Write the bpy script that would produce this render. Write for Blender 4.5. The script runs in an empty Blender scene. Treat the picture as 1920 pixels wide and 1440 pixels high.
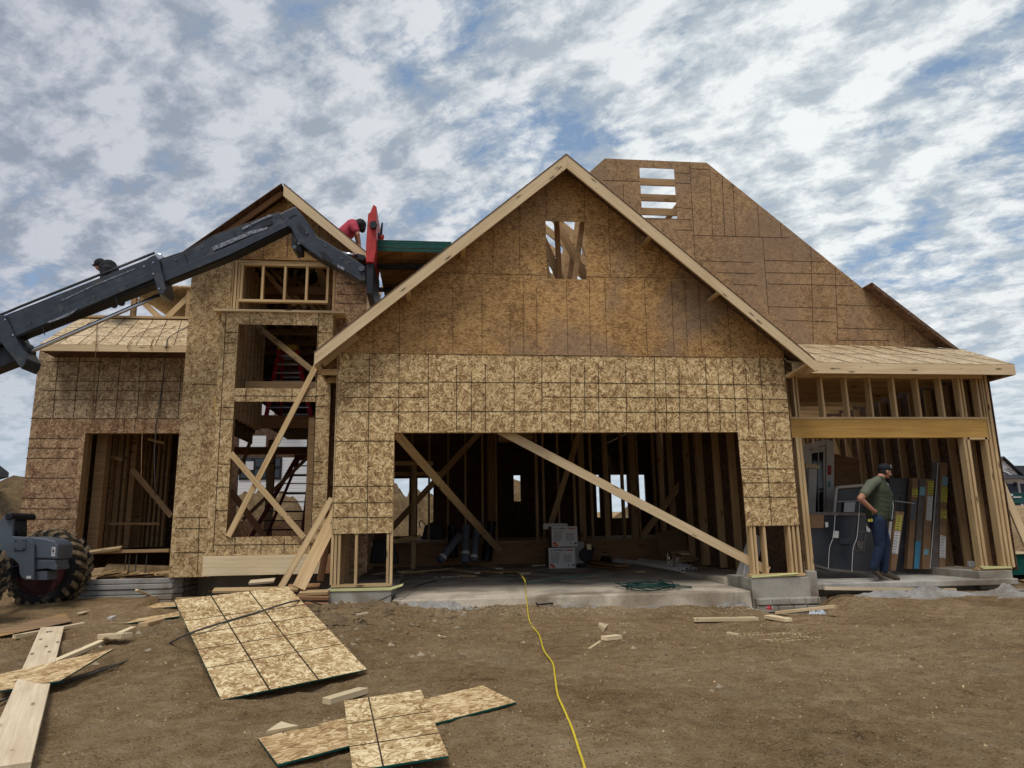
import bpy, bmesh, math, random
from mathutils import Vector, Matrix, noise
from mathutils.geometry import tessellate_polygon
random.seed(7)
rad=math.radians
sc=bpy.context.scene
COL=sc.collection
# ---------------------------------------------------------------- camera
PITCH,YAW,ROLL,F=rad(11.416),rad(6.5175),rad(-.95),1331.0
CAM=Vector((0,-11.1,1.3))
fw=Vector((math.sin(YAW)*math.cos(PITCH),math.cos(YAW)*math.cos(PITCH),math.sin(PITCH)))
r_=Vector((math.cos(YAW),-math.sin(YAW),0)); u_=r_.cross(fw)
RT=r_*math.cos(ROLL)+u_*math.sin(ROLL); UP=u_*math.cos(ROLL)-r_*math.sin(ROLL)
cam=bpy.data.objects.new('camera',bpy.data.cameras.new('camera')); COL.objects.link(cam)
cam.matrix_world=Matrix.Translation(CAM)@Matrix((RT,UP,-fw)).transposed().to_4x4()
cam.data.sensor_width=36; cam.data.lens=36*F/1920; cam.data.clip_end=3000; cam.data.clip_start=.05
sc.camera=cam
def ray(x,y): return RT*(x-960)+UP*(720-y)+fw*F
def W(x,y,Y):                                   # measured photo point on the upright plane y=Y
    d=ray(x,y); return CAM+d*((Y-CAM.y)/d.y)
def PX(x,y,X):
    d=ray(x,y); return CAM+d*((X-CAM.x)/d.x)
def G(x,y,z=0):
    d=ray(x,y); return CAM+d*((z-CAM.z)/d.z)
def V(*a): return Vector(a)
def sstep(a,b,x):
    if a==b: return float(x>a)
    t=min(1,max(0,(x-a)/(b-a))); return t*t*(3-2*t)
def h(x,y):                                     # terrain height
    z=.06*sstep(-7.5,-5,y)
    L=1-sstep(-1,3,x)
    z+=.13*L*sstep(-3.5,-.6,y)
    z-=.05*(1-L)*sstep(-4,-1.5,y)
    z+=.10*(1-L)*sstep(-1.5,-.35,y)*(1-sstep(4.6,5.0,x))
    z-=.13*sstep(4.7,5.1,x)*(1-sstep(6.0,6.5,x))*sstep(-1.1,-.3,y)
    z+=.10*L*sstep(-.3,1.2,y)*(1-sstep(-4.2,-3.4,x))
    z+=.12*sstep(6.0,6.6,x)*sstep(-1.2,-.2,y)*(1-sstep(10.5,12,x))
    dx,dy=x+2.15,y+3.05                          # heap that carries the big sheet
    a=(dx*.57+dy*.3)/.75; b=(dy*.88-dx*.45)/1.5
    z+=.30*math.exp(-(a*a+b*b)*1.1)
    z+=.10*math.exp(-((x+1.1)**2/.5+(y+.9)**2/.3))
    R=math.hypot(x,y+11.1)
    z+=1.0*sstep(10.6,14.5,x)+1.6*sstep(14,60,x)
    z+=.5*sstep(14,30,y)*(1-sstep(4,12,x))
    z+=.7*sstep(-8,-16,x) if x<-8 else 0
    return z
def hn(x,y):
    z=h(x,y)
    z+=.05*noise.noise(V(x*.5,y*.5,1.3))+.03*noise.noise(V(x*1.3,y*1.3,4))
    z+=.026*noise.noise(V(x*3.7,y*3.7,2))+.020*abs(noise.noise(V(x*8,y*8,7)))+.008*noise.noise(V(x*17,y*17,5))
    if -9<y<0 and abs(x)<12:                     # drag marks and tread prints of the machines
        ph=y*1.0+.34*x+.35*noise.noise(V(x*.6,y*.6,9)); k=sstep(-.1,.35,noise.noise(V(x*.45+3,y*.45,6)))
        z+=.007*k*math.sin(ph*26)
        for c0 in (0.0,1.15):
            t=(y+5.0)-(-.62)*(x-5.6)-c0*1.2; w_=math.exp(-(t/.16)**2)
            if x>2.5: z+=w_*(-.022+.020*math.sin(x*34+3*math.copysign(1,t)))*sstep(2.5,4,x)
    z-=.05*math.exp(-((x+1.2)**2/.35+(y+4.95)**2/.12))
    return z
def GH(x,y,off=0):
    z=.05
    for i in range(8):
        p=G(x,y,z); z=min(hn(p.x,p.y),1.15)+off
    return G(x,y,z)
# ---------------------------------------------------------------- materials
def nmat(name,rough=.8,metal=0,spec=.3):
    m=bpy.data.materials.new(name); m.use_nodes=True
    nt=m.node_tree; b=nt.nodes['Principled BSDF']
    b.inputs['Roughness'].default_value=rough; b.inputs['Metallic'].default_value=metal
    b.inputs['Specular IOR Level'].default_value=spec
    return m,nt,b
class N:
    def __init__(s,nt): s.nt=nt
    def __call__(s,t,ins=None,**kw):
        n=s.nt.nodes.new('ShaderNode'+t)
        for k,v in kw.items(): setattr(n,k,v)
        for k,v in (ins or {}).items():
            i=n.inputs[k]
            if isinstance(v,bpy.types.NodeSocket): s.nt.links.new(v,i)
            else: i.default_value=v
        return n
    def math(s,op,a,b=0,c=0):
        n=s('Math',{0:a,1:b,2:c},operation=op); return n.outputs[0]
    def ramp(s,f,stops,interp='LINEAR'):
        n=s('ValToRGB',{0:f}); cr=n.color_ramp; cr.interpolation=interp
        while len(cr.elements)<len(stops): cr.elements.new(.5)
        for e,(p,c) in zip(cr.elements,stops):
            e.position=p; e.color=(c,c,c,1) if isinstance(c,(int,float)) else (*c,1)
        return n.outputs['Color']
    def mix(s,f,a,b,mode='MIX'):
        n=s('Mix',data_type='RGBA',blend_type=mode)
        for i,v in ((0,f),(6,a),(7,b)):
            if isinstance(v,bpy.types.NodeSocket): s.nt.links.new(v,n.inputs[i])
            else: n.inputs[i].default_value=(*v,1) if isinstance(v,tuple) and len(v)==3 else v
        return n.outputs[2]
def tex(n,rand=True):
    tc=n('TexCoord').outputs['Object']
    if not rand: return tc
    oi=n('ObjectInfo').outputs['Random']
    o=n.math('MULTIPLY',oi,37.0)
    c=n('CombineXYZ',{0:o,1:o,2:o}).outputs[0]
    return n('VectorMath',{0:tc,1:c},operation='ADD').outputs[0]
def osb(name,dark,mid,light,flat=False,patch=.25,streak=0,contrast=1.0,md_=.26,stain=None):
    m,nt,b=nmat(name,.75); n=N(nt)
    tc=tex(n)
    sp=n('SeparateXYZ',{0:tc})
    v=n('CombineXYZ',{0:sp.outputs[0] if flat else n.math('ADD',sp.outputs[0],sp.outputs[1]),1:sp.outputs[1] if flat else sp.outputs[2],2:0.0}).outputs[0]
    wob=n('TexNoise',{'Vector':v,'Scale':9.0,'Detail':1.0},noise_dimensions='2D').outputs['Color']
    vw=n('VectorMath',{0:wob,1:(.016,.016,0)},operation='MULTIPLY').outputs[0]
    v2=n('VectorMath',{0:v,1:vw},operation='ADD').outputs[0]
    fl=[]
    for sc_,off in ((14.0,0.0),(24.0,3.7)):
        vv=n('VectorMath',{0:v2,1:(off,off*1.7,0)},operation='ADD').outputs[0]
        cell=n('TexVoronoi',{'Vector':vv,'Scale':sc_},voronoi_dimensions='2D').outputs['Color']
        cr=n('SeparateColor',{0:cell})
        ang=n.math('MULTIPLY',cr.outputs[0],3.1416 if not streak else 1.1)
        if streak: ang=n.math('SUBTRACT',ang,.55)
        rot=n('VectorRotate',{'Vector':vv,'Angle':ang},rotation_type='Z_AXIS').outputs[0]
        st=n('VectorMath',{0:rot,1:(17,74,1)},operation='MULTIPLY').outputs[0]
        f1=n('TexVoronoi',{'Vector':st,'Scale':1.0,'Randomness':.9},voronoi_dimensions='2D').outputs['Color']
        g=n('SeparateColor',{0:f1}).outputs[1]
        g=n.math('ADD',n.math('MULTIPLY',g,.66),n.math('MULTIPLY',cr.outputs[1],.34))
        fl.append((g,cr.outputs[2]))
    pick=n.math('GREATER_THAN',fl[0][1],.45)
    f=n.mix(pick,fl[1][0],fl[0][0])
    big=n('TexNoise',{'Vector':v,'Scale':1.6,'Detail':3.0},noise_dimensions='2D').outputs[0]
    md=n('TexNoise',{'Vector':v,'Scale':6.5,'Detail':3.0},noise_dimensions='2D').outputs[0]
    f=n.math('ADD',f,n.math('MULTIPLY',n.math('SUBTRACT',big,.5),patch*2))
    f=n.math('ADD',f,n.math('MULTIPLY',n.math('SUBTRACT',md,.5),md_*2))
    k=.5*(1-contrast)
    col=n.ramp(f,[(.10+k*.2,dark),(.34,tuple((a+b_)/2 for a,b_ in zip(dark,mid))),(.52,mid),(.80-k*.2,light)])
    if stain:
        sn=n('TexNoise',{'Vector':v,'Scale':.42,'Detail':4.0,'Distortion':.8},noise_dimensions='2D').outputs[0]
        col=n.mix(n.ramp(sn,[(.50,0.0),(.66,.55)]),col,stain)
    oi=n('ObjectInfo').outputs['Random']
    hv=n('HueSaturation',{'Color':col,'Value':n.math('ADD',.94,n.math('MULTIPLY',oi if flat else n('TexWhiteNoise',{'Vector':n('VectorMath',{0:n('VectorMath',{0:v,1:(.82,.82,1)},operation='MULTIPLY').outputs[0]},operation='FLOOR').outputs[0]},noise_dimensions='2D').outputs[0],.15))})
    nt.links.new(hv.outputs[0],b.inputs['Base Color'])
    bp=n('Bump',{'Height':f,'Strength':.35,'Distance':.004})
    nt.links.new(bp.outputs[0],b.inputs['Normal'])
    return m
def wood(name,c0,c1,knots=True,rough=.7,sat=.2):
    m,nt,b=nmat(name,rough); n=N(nt)
    tc=tex(n)
    st=n('VectorMath',{0:tc,1:(1.3,22,22)},operation='MULTIPLY').outputs[0]
    g=n('TexNoise',{'Vector':st,'Scale':1.0,'Detail':4.0,'Distortion':.6}).outputs[0]
    st2=n('VectorMath',{0:tc,1:(.6,60,60)},operation='MULTIPLY').outputs[0]
    g2=n('TexNoise',{'Vector':st2,'Scale':1.0,'Detail':2.0}).outputs[0]
    bg=n('TexNoise',{'Vector':tc,'Scale':1.2,'Detail':2.0}).outputs[0]
    f=n.math('ADD',n.math('MULTIPLY',g,.5),n.math('ADD',n.math('MULTIPLY',g2,.25),n.math('MULTIPLY',bg,.25)))
    col=n.ramp(f,[(.36,c0),(.62,c1)])
    if knots:
        ks=n('VectorMath',{0:tc,1:(2.0,8,8)},operation='MULTIPLY').outputs[0]
        kd=n('TexVoronoi',{'Vector':ks,'Scale':1.0}).outputs['Distance']
        kk=n.ramp(kd,[(.08,1.0),(.17,0.0)])
        col=n.mix(kk,col,tuple(x*.32 for x in c0))
    nd=n('TexVoronoi',{'Vector':tc,'Scale':7.0}); ncx=n('SeparateColor',{0:nd.outputs['Color']})
    col=n.mix(n.math('MULTIPLY',n.math('MULTIPLY',n.math('LESS_THAN',nd.outputs['Distance'],.075),n.math('GREATER_THAN',ncx.outputs[0],.45)),.75),col,(.09,.06,.04))
    oi=n('ObjectInfo').outputs['Random']
    hv=n('HueSaturation',{'Color':col,'Value':n.math('ADD',1-sat,n.math('MULTIPLY',oi,sat*1.6))})
    nt.links.new(hv.outputs[0],b.inputs['Base Color'])
    bp=n('Bump',{'Height':g2,'Strength':.2,'Distance':.002}); nt.links.new(bp.outputs[0],b.inputs['Normal'])
    return m
def plain(name,col,rough=.6,metal=0,var=.15,scale=8.0,spec=.3,dirt=None,bump=.1):
    m,nt,b=nmat(name,rough,metal,spec); n=N(nt); tc=tex(n)
    ns=n('TexNoise',{'Vector':tc,'Scale':scale,'Detail':5.0}).outputs[0]
    c=n.ramp(ns,[(.3,tuple(x*(1-var) for x in col)),(.7,tuple(min(1,x*(1+var)) for x in col))])
    if dirt:
        d=n('TexNoise',{'Vector':tc,'Scale':scale*.6,'Detail':6.0,'Roughness':.7}).outputs[0]
        c=n.mix(n.ramp(d,[(dirt[1],0.0),(dirt[1]+.15,1.0)]),c,dirt[0])
        nt.links.new(n.ramp(d,[(dirt[1],rough),(dirt[1]+.15,.95)]),b.inputs['Roughness'])
    nt.links.new(c,b.inputs['Base Color'])
    if bump:
        bp=n('Bump',{'Height':ns,'Strength':bump,'Distance':.01}); nt.links.new(bp.outputs[0],b.inputs['Normal'])
    return m
def concrete(name,col=(.34,.32,.27)):
    m,nt,b=nmat(name,.9); n=N(nt); tc=tex(n,False)
    a=n('TexNoise',{'Vector':tc,'Scale':2.2,'Detail':6.0,'Roughness':.6}).outputs[0]
    s=n('TexNoise',{'Vector':tc,'Scale':45.0,'Detail':4.0}).outputs[0]
    c=n.ramp(a,[(.3,tuple(x*.62 for x in col)),(.5,col),(.72,tuple(x*1.25 for x in col))])
    d=n('TexNoise',{'Vector':tc,'Scale':.9,'Detail':5.0,'Distortion':1.0}).outputs[0]
    c=n.mix(n.ramp(d,[(.50,0.0),(.68,.8)]),c,(.17,.125,.08))
    c=n.mix(.25,c,n.ramp(s,[(.3,.12),(.7,.8)]),'OVERLAY')
    nt.links.new(c,b.inputs['Base Color'])
    bp=n('Bump',{'Height':s,'Strength':.35,'Distance':.01}); nt.links.new(bp.outputs[0],b.inputs['Normal'])
    return m
def dirtmat(name,tone=1.0,clod=False):
    m,nt,b=nmat(name,.95,spec=.1); n=N(nt); tc=tex(n,False)
    a=n('TexNoise',{'Vector':tc,'Scale':.55,'Detail':7.0,'Roughness':.62}).outputs[0]
    c=n('TexNoise',{'Vector':tc,'Scale':6.0,'Detail':7.0,'Roughness':.72}).outputs[0]
    fine=n('TexNoise',{'Vector':tc,'Scale':60.0,'Detail':4.0,'Roughness':.75}).outputs[0]
    vo=n('TexVoronoi',{'Vector':tc,'Scale':52.0,'Randomness':1.0})
    f=n.math('ADD',n.math('MULTIPLY',a,.38),n.math('ADD',n.math('MULTIPLY',c,.42),n.math('MULTIPLY',fine,.40)))
    T=lambda r,g,b_:(r*tone,g*tone,b_*tone)
    col=n.ramp(f,[(.44,T(.135,.078,.034)),(.54,T(.39,.252,.122)),(.64,T(.565,.388,.205)),(.75,T(.78,.59,.36))])
    # pale stone chips and straw flecks pressed into the earth
    cc=n('SeparateColor',{0:vo.outputs['Color']})
    chip=n.math('MULTIPLY',n.math('GREATER_THAN',cc.outputs[0],.86),n.math('LESS_THAN',vo.outputs['Distance'],.36))
    col=n.mix(n.math('MULTIPLY',chip,.8),col,T(.62,.53,.38))
    dk=n.math('MULTIPLY',n.math('LESS_THAN',cc.outputs[0],.14),n.math('LESS_THAN',vo.outputs['Distance'],.4))
    col=n.mix(n.math('MULTIPLY',dk,.6),col,T(.06,.042,.022))
    # paler scuffs (sawdust, dried mud)
    s=n('TexNoise',{'Vector':tc,'Scale':.8,'Detail':5.0,'Distortion':1.5}).outputs[0]
    col=n.mix(n.ramp(s,[(.60,0.0),(.72,.35)]),col,T(.34,.27,.18))
    nt.links.new(col,b.inputs['Base Color'])
    hh=n.math('ADD',n.math('MULTIPLY',c,.9),n.math('MULTIPLY',fine,.45))
    w=n('TexWave',{'Vector':tc,'Scale':.9,'Distortion':9.0,'Detail':4.0,'Detail Scale':1.6},bands_direction='Y').outputs['Fac']
    hh=n.math('ADD',hh,n.math('MULTIPLY',w,.22))
    bp=n('Bump',{'Height':hh,'Strength':1.0,'Distance':.2 if clod else .17}); nt.links.new(bp.outputs[0],b.inputs['Normal'])
    return m
M={}
M['osb_new']=osb('osb_new',(.18,.098,.040),(.46,.308,.138),(.75,.57,.305),patch=.10,md_=.27,contrast=1.1)
M['osb_tower']=osb('osb_tower',(.19,.11,.05),(.44,.30,.142),(.64,.485,.265),patch=.12,md_=.28)
M['osb_gable']=osb('osb_gable',(.20,.105,.034),(.385,.215,.078),(.50,.305,.122),streak=1,contrast=.5,md_=.2,stain=(.215,.155,.115))
M['osb_hump']=osb('osb_hump',(.19,.108,.050),(.325,.195,.094),(.41,.26,.13),streak=1,contrast=.4,md_=.2,stain=(.22,.15,.10))
M['osb_wing']=osb('osb_wing',(.14,.09,.048),(.31,.215,.118),(.49,.37,.225))
M['osb_red']=osb('osb_red',(.13,.068,.034),(.28,.165,.085),(.45,.30,.17))
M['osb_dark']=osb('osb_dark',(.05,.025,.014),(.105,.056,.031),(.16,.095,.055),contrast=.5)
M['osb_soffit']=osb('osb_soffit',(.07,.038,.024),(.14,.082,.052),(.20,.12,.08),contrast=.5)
M['osb_roof']=osb('osb_roof',(.26,.17,.085),(.52,.39,.225),(.70,.56,.36),flat=True)
M['osb_sheet']=osb('osb_sheet',(.24,.14,.055),(.52,.365,.175),(.80,.65,.39),flat=True,contrast=1.1)
M['osb_sheet_b']=osb('osb_sheet_b',(.26,.15,.06),(.54,.36,.17),(.78,.60,.34),flat=True,streak=1)
M['seam']=plain('seam_line',(.045,.028,.015),.9,bump=0)  # dark panel joints and printed grid lines
M['green']=plain('green_edge',(.0,.075,.062),.7,var=.3)
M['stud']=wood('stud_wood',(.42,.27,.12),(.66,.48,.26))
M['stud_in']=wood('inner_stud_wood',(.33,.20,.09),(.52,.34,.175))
M['beam']=wood('beam_wood',(.50,.27,.06),(.70,.42,.12),knots=False)
M['lvl']=wood('floor_beam_wood',(.20,.095,.035),(.30,.155,.06),knots=False)
M['fascia']=wood('fascia_wood',(.55,.40,.22),(.74,.58,.36))
M['plank']=wood('plank_wood',(.52,.40,.25),(.72,.60,.42))
M['pale']=wood('pale_wood',(.62,.48,.28),(.80,.66,.43))
M['redwood']=wood('redwood',(.22,.11,.05),(.34,.19,.095))
M['conc']=concrete('concrete')
M['conc_dk']=concrete('slab_concrete',(.52,.45,.35))
M['conc_lt']=concrete('porch_concrete',(.42,.40,.35))
M['rubble']=concrete('rubble_concrete',(.30,.29,.27))
M['dirt']=dirtmat('dirt')
M['dirt2']=dirtmat('mound_dirt',.62,True)
M['chips']=plain('gravel_chips',(.36,.28,.18),.9,var=.5,scale=.7)
M['steel']=plain('grey_paint',(.029,.038,.050),.36,.1,var=.3,scale=7,spec=.5,dirt=((.085,.08,.07),.57))
M['worn']=plain('worn_metal',(.20,.21,.23),.4,.5,var=.7,scale=24)
M['steel_lt']=plain('grey_blue_paint',(.088,.105,.13),.42,.1,var=.15,scale=4,spec=.4,dirt=((.13,.11,.085),.66))
M['steel_dk']=plain('black_steel',(.012,.013,.018),.5,.2,var=.3,spec=.4)
M['chrome']=plain('chrome',(.55,.56,.58),.22,1.0,var=.05,bump=0)
M['red']=plain('red_paint',(.42,.035,.035),.5,var=.2,dirt=((.25,.06,.05),.62))
M['rim']=plain('rim_red',(.06,.014,.012),.7,var=.3)
M['rubber']=plain('tyre_rubber',(.018,.017,.018),.85,var=.4,scale=6,dirt=((.19,.14,.085),.57))
M['mud']=plain('mud_rubber',(.17,.125,.075),.95,var=.45,scale=14)
M['white']=plain('white_paint',(.74,.73,.70),.5,var=.06)
M['offwhite']=plain('off_white',(.52,.50,.46),.6,var=.12)
M['glass']=plain('dark_glass',(.012,.015,.020),.08,var=.1,spec=.6,bump=0)
M['film']=plain('dark_film',(.022,.026,.034),.28,var=.4,scale=3,spec=.5)
M['card']=plain('brown_cardboard',(.21,.125,.068),.9,var=.12)
M['card2']=plain('grey_wrap',(.11,.095,.085),.6,var=.2)
M['boxw']=plain('white_carton',(.74,.72,.68),.7,var=.04,bump=0)
M['boxb']=plain('brown_carton',(.17,.11,.07),.9,var=.1)
M['ink']=plain('grey_ink',(.22,.21,.20),.8,bump=0)
M['inkd']=plain('dark_ink',(.05,.05,.06),.8,bump=0)
M['inkr']=plain('orange_ink',(.62,.13,.05),.8,bump=0)
M['yel']=plain('yellow_label',(.42,.38,.06),.6,var=.05,bump=0)
M['lab']=plain('white_label',(.52,.52,.52),.6,var=.05,bump=0)
M['blue']=plain('blue_tape',(.05,.19,.31),.5,var=.15)
M['cyan']=plain('pale_blue_label',(.16,.30,.34),.6,var=.1)
M['redlab']=plain('red_label',(.35,.04,.03),.6,bump=0)
M['pipe']=plain('grey_pipe',(.15,.175,.21),.45,var=.15)
M['pvc']=plain('white_pipe',(.78,.72,.66),.5,var=.1)
M['black']=plain('black_plastic',(.010,.010,.012),.5,var=.3)
M['cord_y']=plain('yellow_cord',(.72,.56,.04),.5,var=.1)
M['hose']=plain('grey_hose',(.06,.058,.055),.6,var=.2)
M['ghose']=plain('green_hose',(.010,.045,.036),.5,var=.2)
M['teal']=plain('teal_cord',(.05,.30,.22),.5,var=.2)
M['pink']=plain('pink_ribbon',(.80,.06,.12),.5,var=.3,scale=60)
M['foam']=plain('yellow_foam',(.62,.60,.28),.8,var=.08)
M['poly']=plain('clear_plastic_bag',(.45,.50,.55),.3,var=.3)
M['lred_shade']=plain('shaded_ladder_red',(.14,.012,.014),.5,var=.2)  # ladder red with the interior shade put into the colour
M['lred']=plain('ladder_red',(.50,.015,.025),.45,var=.15)
M['lyel']=plain('ladder_yellow',(.62,.36,.02),.5,var=.1)
M['alu']=plain('aluminium',(.40,.40,.40),.4,.8,var=.1)
M['skin']=plain('skin',(.42,.20,.13),.6,var=.12,scale=20)
M['vest']=plain('green_vest',(.042,.052,.030),.85,var=.2,scale=12,bump=.4)
M['shirt']=plain('green_shirt',(.125,.135,.095),.85,var=.12,scale=12,bump=.3)
M['jean']=plain('jeans',(.012,.022,.052),.85,var=.3,scale=16,bump=.4)
M['boot']=plain('boots',(.075,.055,.04),.7,var=.2)
M['cloth_b']=plain('black_cloth',(.014,.015,.019),.85,var=.3)
M['cloth_p']=plain('pink_shirt',(.44,.055,.085),.85,var=.15,bump=.3)
M['hair']=plain('black_hair',(.012,.010,.009),.7,var=.4,scale=40)
M['shingle']=plain('shingles',(.045,.048,.055),.9,var=.4,scale=10)
M['wrap']=plain('house_wrap',(.52,.52,.55),.7,var=.06)
M['door_n']=plain('navy_garage_door',(.020,.028,.055),.5,var=.1)
M['dump']=plain('green_dumpster',(.012,.075,.070),.5,var=.2)
M['walk']=plain('sidewalk',(.52,.49,.44),.9,var=.1)
def siding():
    m,nt,b=nmat('white_siding',.6); n=N(nt); tc=tex(n,False)
    z=n('SeparateXYZ',{0:tc}).outputs[2]
    fr=n.math('FRACT',n.math('MULTIPLY',z,6.5))
    nt.links.new(n.ramp(fr,[(0.0,.30),(.12,.66),(1.0,.78)]),b.inputs['Base Color'])
    bp=n('Bump',{'Height':fr,'Strength':.6,'Distance':.02}); nt.links.new(bp.outputs[0],b.inputs['Normal'])
    return m
M['siding']=siding()
# ---------------------------------------------------------------- mesh helpers
class MB:
    def __init__(s): s.v=[];s.f=[];s.m=[]
    def poly(s,pts,mi=0):
        i=len(s.v); s.v+=[tuple(p) for p in pts]; s.f.append(tuple(range(i,i+len(pts)))); s.m.append(mi); return s
    def hexa(s,p,mi=0):                            # p: bottom 4, top 4
        i=len(s.v); s.v+=[tuple(q) for q in p]
        for f in ((3,2,1,0),(4,5,6,7),(0,1,5,4),(1,2,6,5),(2,3,7,6),(3,0,4,7)):
            s.f.append(tuple(i+k for k in f)); s.m.append(mi)
        return s
    def box(s,x0,x1,y0,y1,z0,z1,mi=0):
        if x1<x0:x0,x1=x1,x0
        if y1<y0:y0,y1=y1,y0
        if z1<z0:z0,z1=z1,z0
        return s.hexa([(x0,y0,z0),(x1,y0,z0),(x1,y1,z0),(x0,y1,z0),(x0,y0,z1),(x1,y0,z1),(x1,y1,z1),(x0,y1,z1)],mi)
    def extr(s,pts,d,mi=0,side=None):              # planar polygon pushed along d
        pts=[Vector(p) for p in pts]; d=Vector(d); n=len(pts); i=len(s.v)
        s.v+=[tuple(p) for p in pts]+[tuple(p+d) for p in pts]
        s.f.append(tuple(range(i,i+n))); s.m.append(mi)
        s.f.append(tuple(i+n+k for k in reversed(range(n)))); s.m.append(mi)
        for k in range(n):
            s.f.append((i+k,i+n+k,i+n+(k+1)%n,i+(k+1)%n)); s.m.append(mi if side is None else side)
        return s
    def bar(s,p0,p1,w,t,n=(0,-1,0),mi=0):          # n: direction of thickness t
        p0=Vector(p0);p1=Vector(p1);x=(p1-p0).normalized();nn=Vector(n);y=nn.cross(x)
        if y.length<1e-5: y=Vector((0,0,1)).cross(x)
        y.normalize(); z=x.cross(y)
        a=y*w/2;b=z*t/2
        return s.hexa([p0-a-b,p1-a-b,p1+a-b,p0+a-b,p0-a+b,p1-a+b,p1+a+b,p0+a+b],mi)
    def tube(s,path,r,seg=8,mi=0,cap=True):
        path=[Vector(p) for p in path]; n=len(path); i0=len(s.v)
        rr=r if isinstance(r,(list,tuple)) else [r]*n
        t=(path[1]-path[0]).normalized(); up=Vector((0,0,1)) if abs(t.z)<.9 else Vector((1,0,0))
        a=t.cross(up).normalized()
        for k,p in enumerate(path):
            t=(path[min(k+1,n-1)]-path[max(k-1,0)]).normalized()
            a=(a-t*a.dot(t)).normalized(); b=t.cross(a)
            for j in range(seg):
                th=2*math.pi*j/seg
                s.v.append(tuple(p+(a*math.cos(th)+b*math.sin(th))*rr[k]))
        for k in range(n-1):
            for j in range(seg):
                q=i0+k*seg; s.f.append((q+j,q+(j+1)%seg,q+seg+(j+1)%seg,q+seg+j)); s.m.append(mi)
        if cap:
            s.f.append(tuple(i0+j for j in reversed(range(seg)))); s.m.append(mi)
            s.f.append(tuple(i0+(n-1)*seg+j for j in range(seg))); s.m.append(mi)
        return s
    def build(s,name,mats,parent=None,bevel=0,smooth=False,mw=None):
        me=bpy.data.meshes.new(name); v=s.v
        if mw is not None:
            inv=mw.inverted(); v=[tuple(inv@Vector(p)) for p in v]
        me.from_pydata(v,[],s.f)
        for m in (mats if isinstance(mats,(list,tuple)) else [mats]): me.materials.append(M[m] if isinstance(m,str) else m)
        me.polygons.foreach_set('material_index',s.m)
        if smooth: me.polygons.foreach_set('use_smooth',[True]*len(s.f))
        me.update()
        bm=bmesh.new(); bm.from_mesh(me); bmesh.ops.recalc_face_normals(bm,faces=bm.faces); bm.to_mesh(me); bm.free()
        o=bpy.data.objects.new(name,me); COL.objects.link(o)
        if mw is not None: o.matrix_world=mw
        if parent is not None:
            o.parent=parent
            o.matrix_parent_inverse=WM[parent.name].inverted()
        WM[o.name]=mw.copy() if mw is not None else Matrix()
        if bevel:
            b=o.modifiers.new('b','BEVEL'); b.width=bevel; b.segments=2; b.limit_method='ANGLE'
        return o
WM={}
TS_=bpy.data.scenes.new('workshop')          # throw-away scene in which modifiers and lettering are baked to meshes
def evalmesh(o):
    vl=TS_.view_layers[0]; vl.update(); dg=vl.depsgraph
    me=bpy.data.meshes.new_from_object(o.evaluated_get(dg)); bpy.data.objects.remove(o); return me
def tag(o,label=None,cat=None,group=None,kind=None):
    if label: o['label']=label
    if cat: o['category']=cat
    if group: o['group']=group
    if kind: o['kind']=kind
    return o
def thing(name,loc,label,cat,group=None):
    o=bpy.data.objects.new(name,None); COL.objects.link(o); o.location=loc
    WM[o.name]=Matrix.Translation(Vector(loc)); return tag(o,label,cat,group)
def board(name,p0,p1,w,t,mat,parent=None,n=(0,-1,0),bevel=0,cut=0):
    """timber from p0 to p1 in its own frame: X along, Y width, Z thickness"""
    p0=Vector(p0);p1=Vector(p1);L=(p1-p0).length;x=(p1-p0)/L;nn=Vector(n);y=nn.cross(x)
    if y.length<1e-4: y=Vector((1,0,0)).cross(x)
    y.normalize(); z=x.cross(y)
    mw=Matrix.Translation(p0)@Matrix((x,y,z)).transposed().to_4x4()
    b=MB(); b.hexa([(0,-w/2,-t/2),(L,-w/2,-t/2),(L-cut,w/2,-t/2),(0,w/2,-t/2),(0,-w/2,t/2),(L,-w/2,t/2),(L-cut,w/2,t/2),(0,w/2,t/2)])
    me=bpy.data.meshes.new(name); me.from_pydata(b.v,[],b.f); me.materials.append(M[mat] if isinstance(mat,str) else mat)
    o=bpy.data.objects.new(name,me); COL.objects.link(o); o.matrix_world=mw
    if parent is not None:
        o.parent=parent; o.matrix_parent_inverse=WM[parent.name].inverted()
    WM[o.name]=mw.copy()
    if bevel: 
        bb=o.modifiers.new('b','BEVEL'); bb.width=bevel; bb.segments=1
    return o
def wallmesh(outer,holes,d,seams=(),mb=None):
    """upright sheet with openings: outer / holes are point lists in one plane, d = thickness vector; seams as thin proud strips"""
    mb=mb or MB(); d=Vector(d)
    loops=[[Vector(p) for p in outer]]+[[Vector(p) for p in hl] for hl in holes]
    flat=[p for l in loops for p in l]; tris=tessellate_polygon(loops)
    i=len(mb.v); n=len(flat)
    mb.v+=[tuple(p) for p in flat]+[tuple(p+d) for p in flat]
    for t in tris:
        mb.f.append((i+t[0],i+t[1],i+t[2])); mb.m.append(0)
        mb.f.append((i+n+t[2],i+n+t[1],i+n+t[0])); mb.m.append(0)
    k=0
    for l in loops:
        m=len(l)
        for j in range(m):
            a,b=i+k+j,i+k+(j+1)%m
            mb.f.append((a,b,b+n,a+n)); mb.m.append(0)
        k+=m
    dn=d.normalized()
    for q in seams:
        p0,p1=q[0],q[1]; w=q[2] if len(q)>2 else .010
        mb.bar(Vector(p0)-dn*.001,Vector(p1)-dn*.001,w,.006,n=-dn,mi=1)
    return mb
def rect(x0,x1,z0,z1,Y): return [V(x0,Y,z0),V(x1,Y,z0),V(x1,Y,z1),V(x0,Y,z1)]
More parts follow.
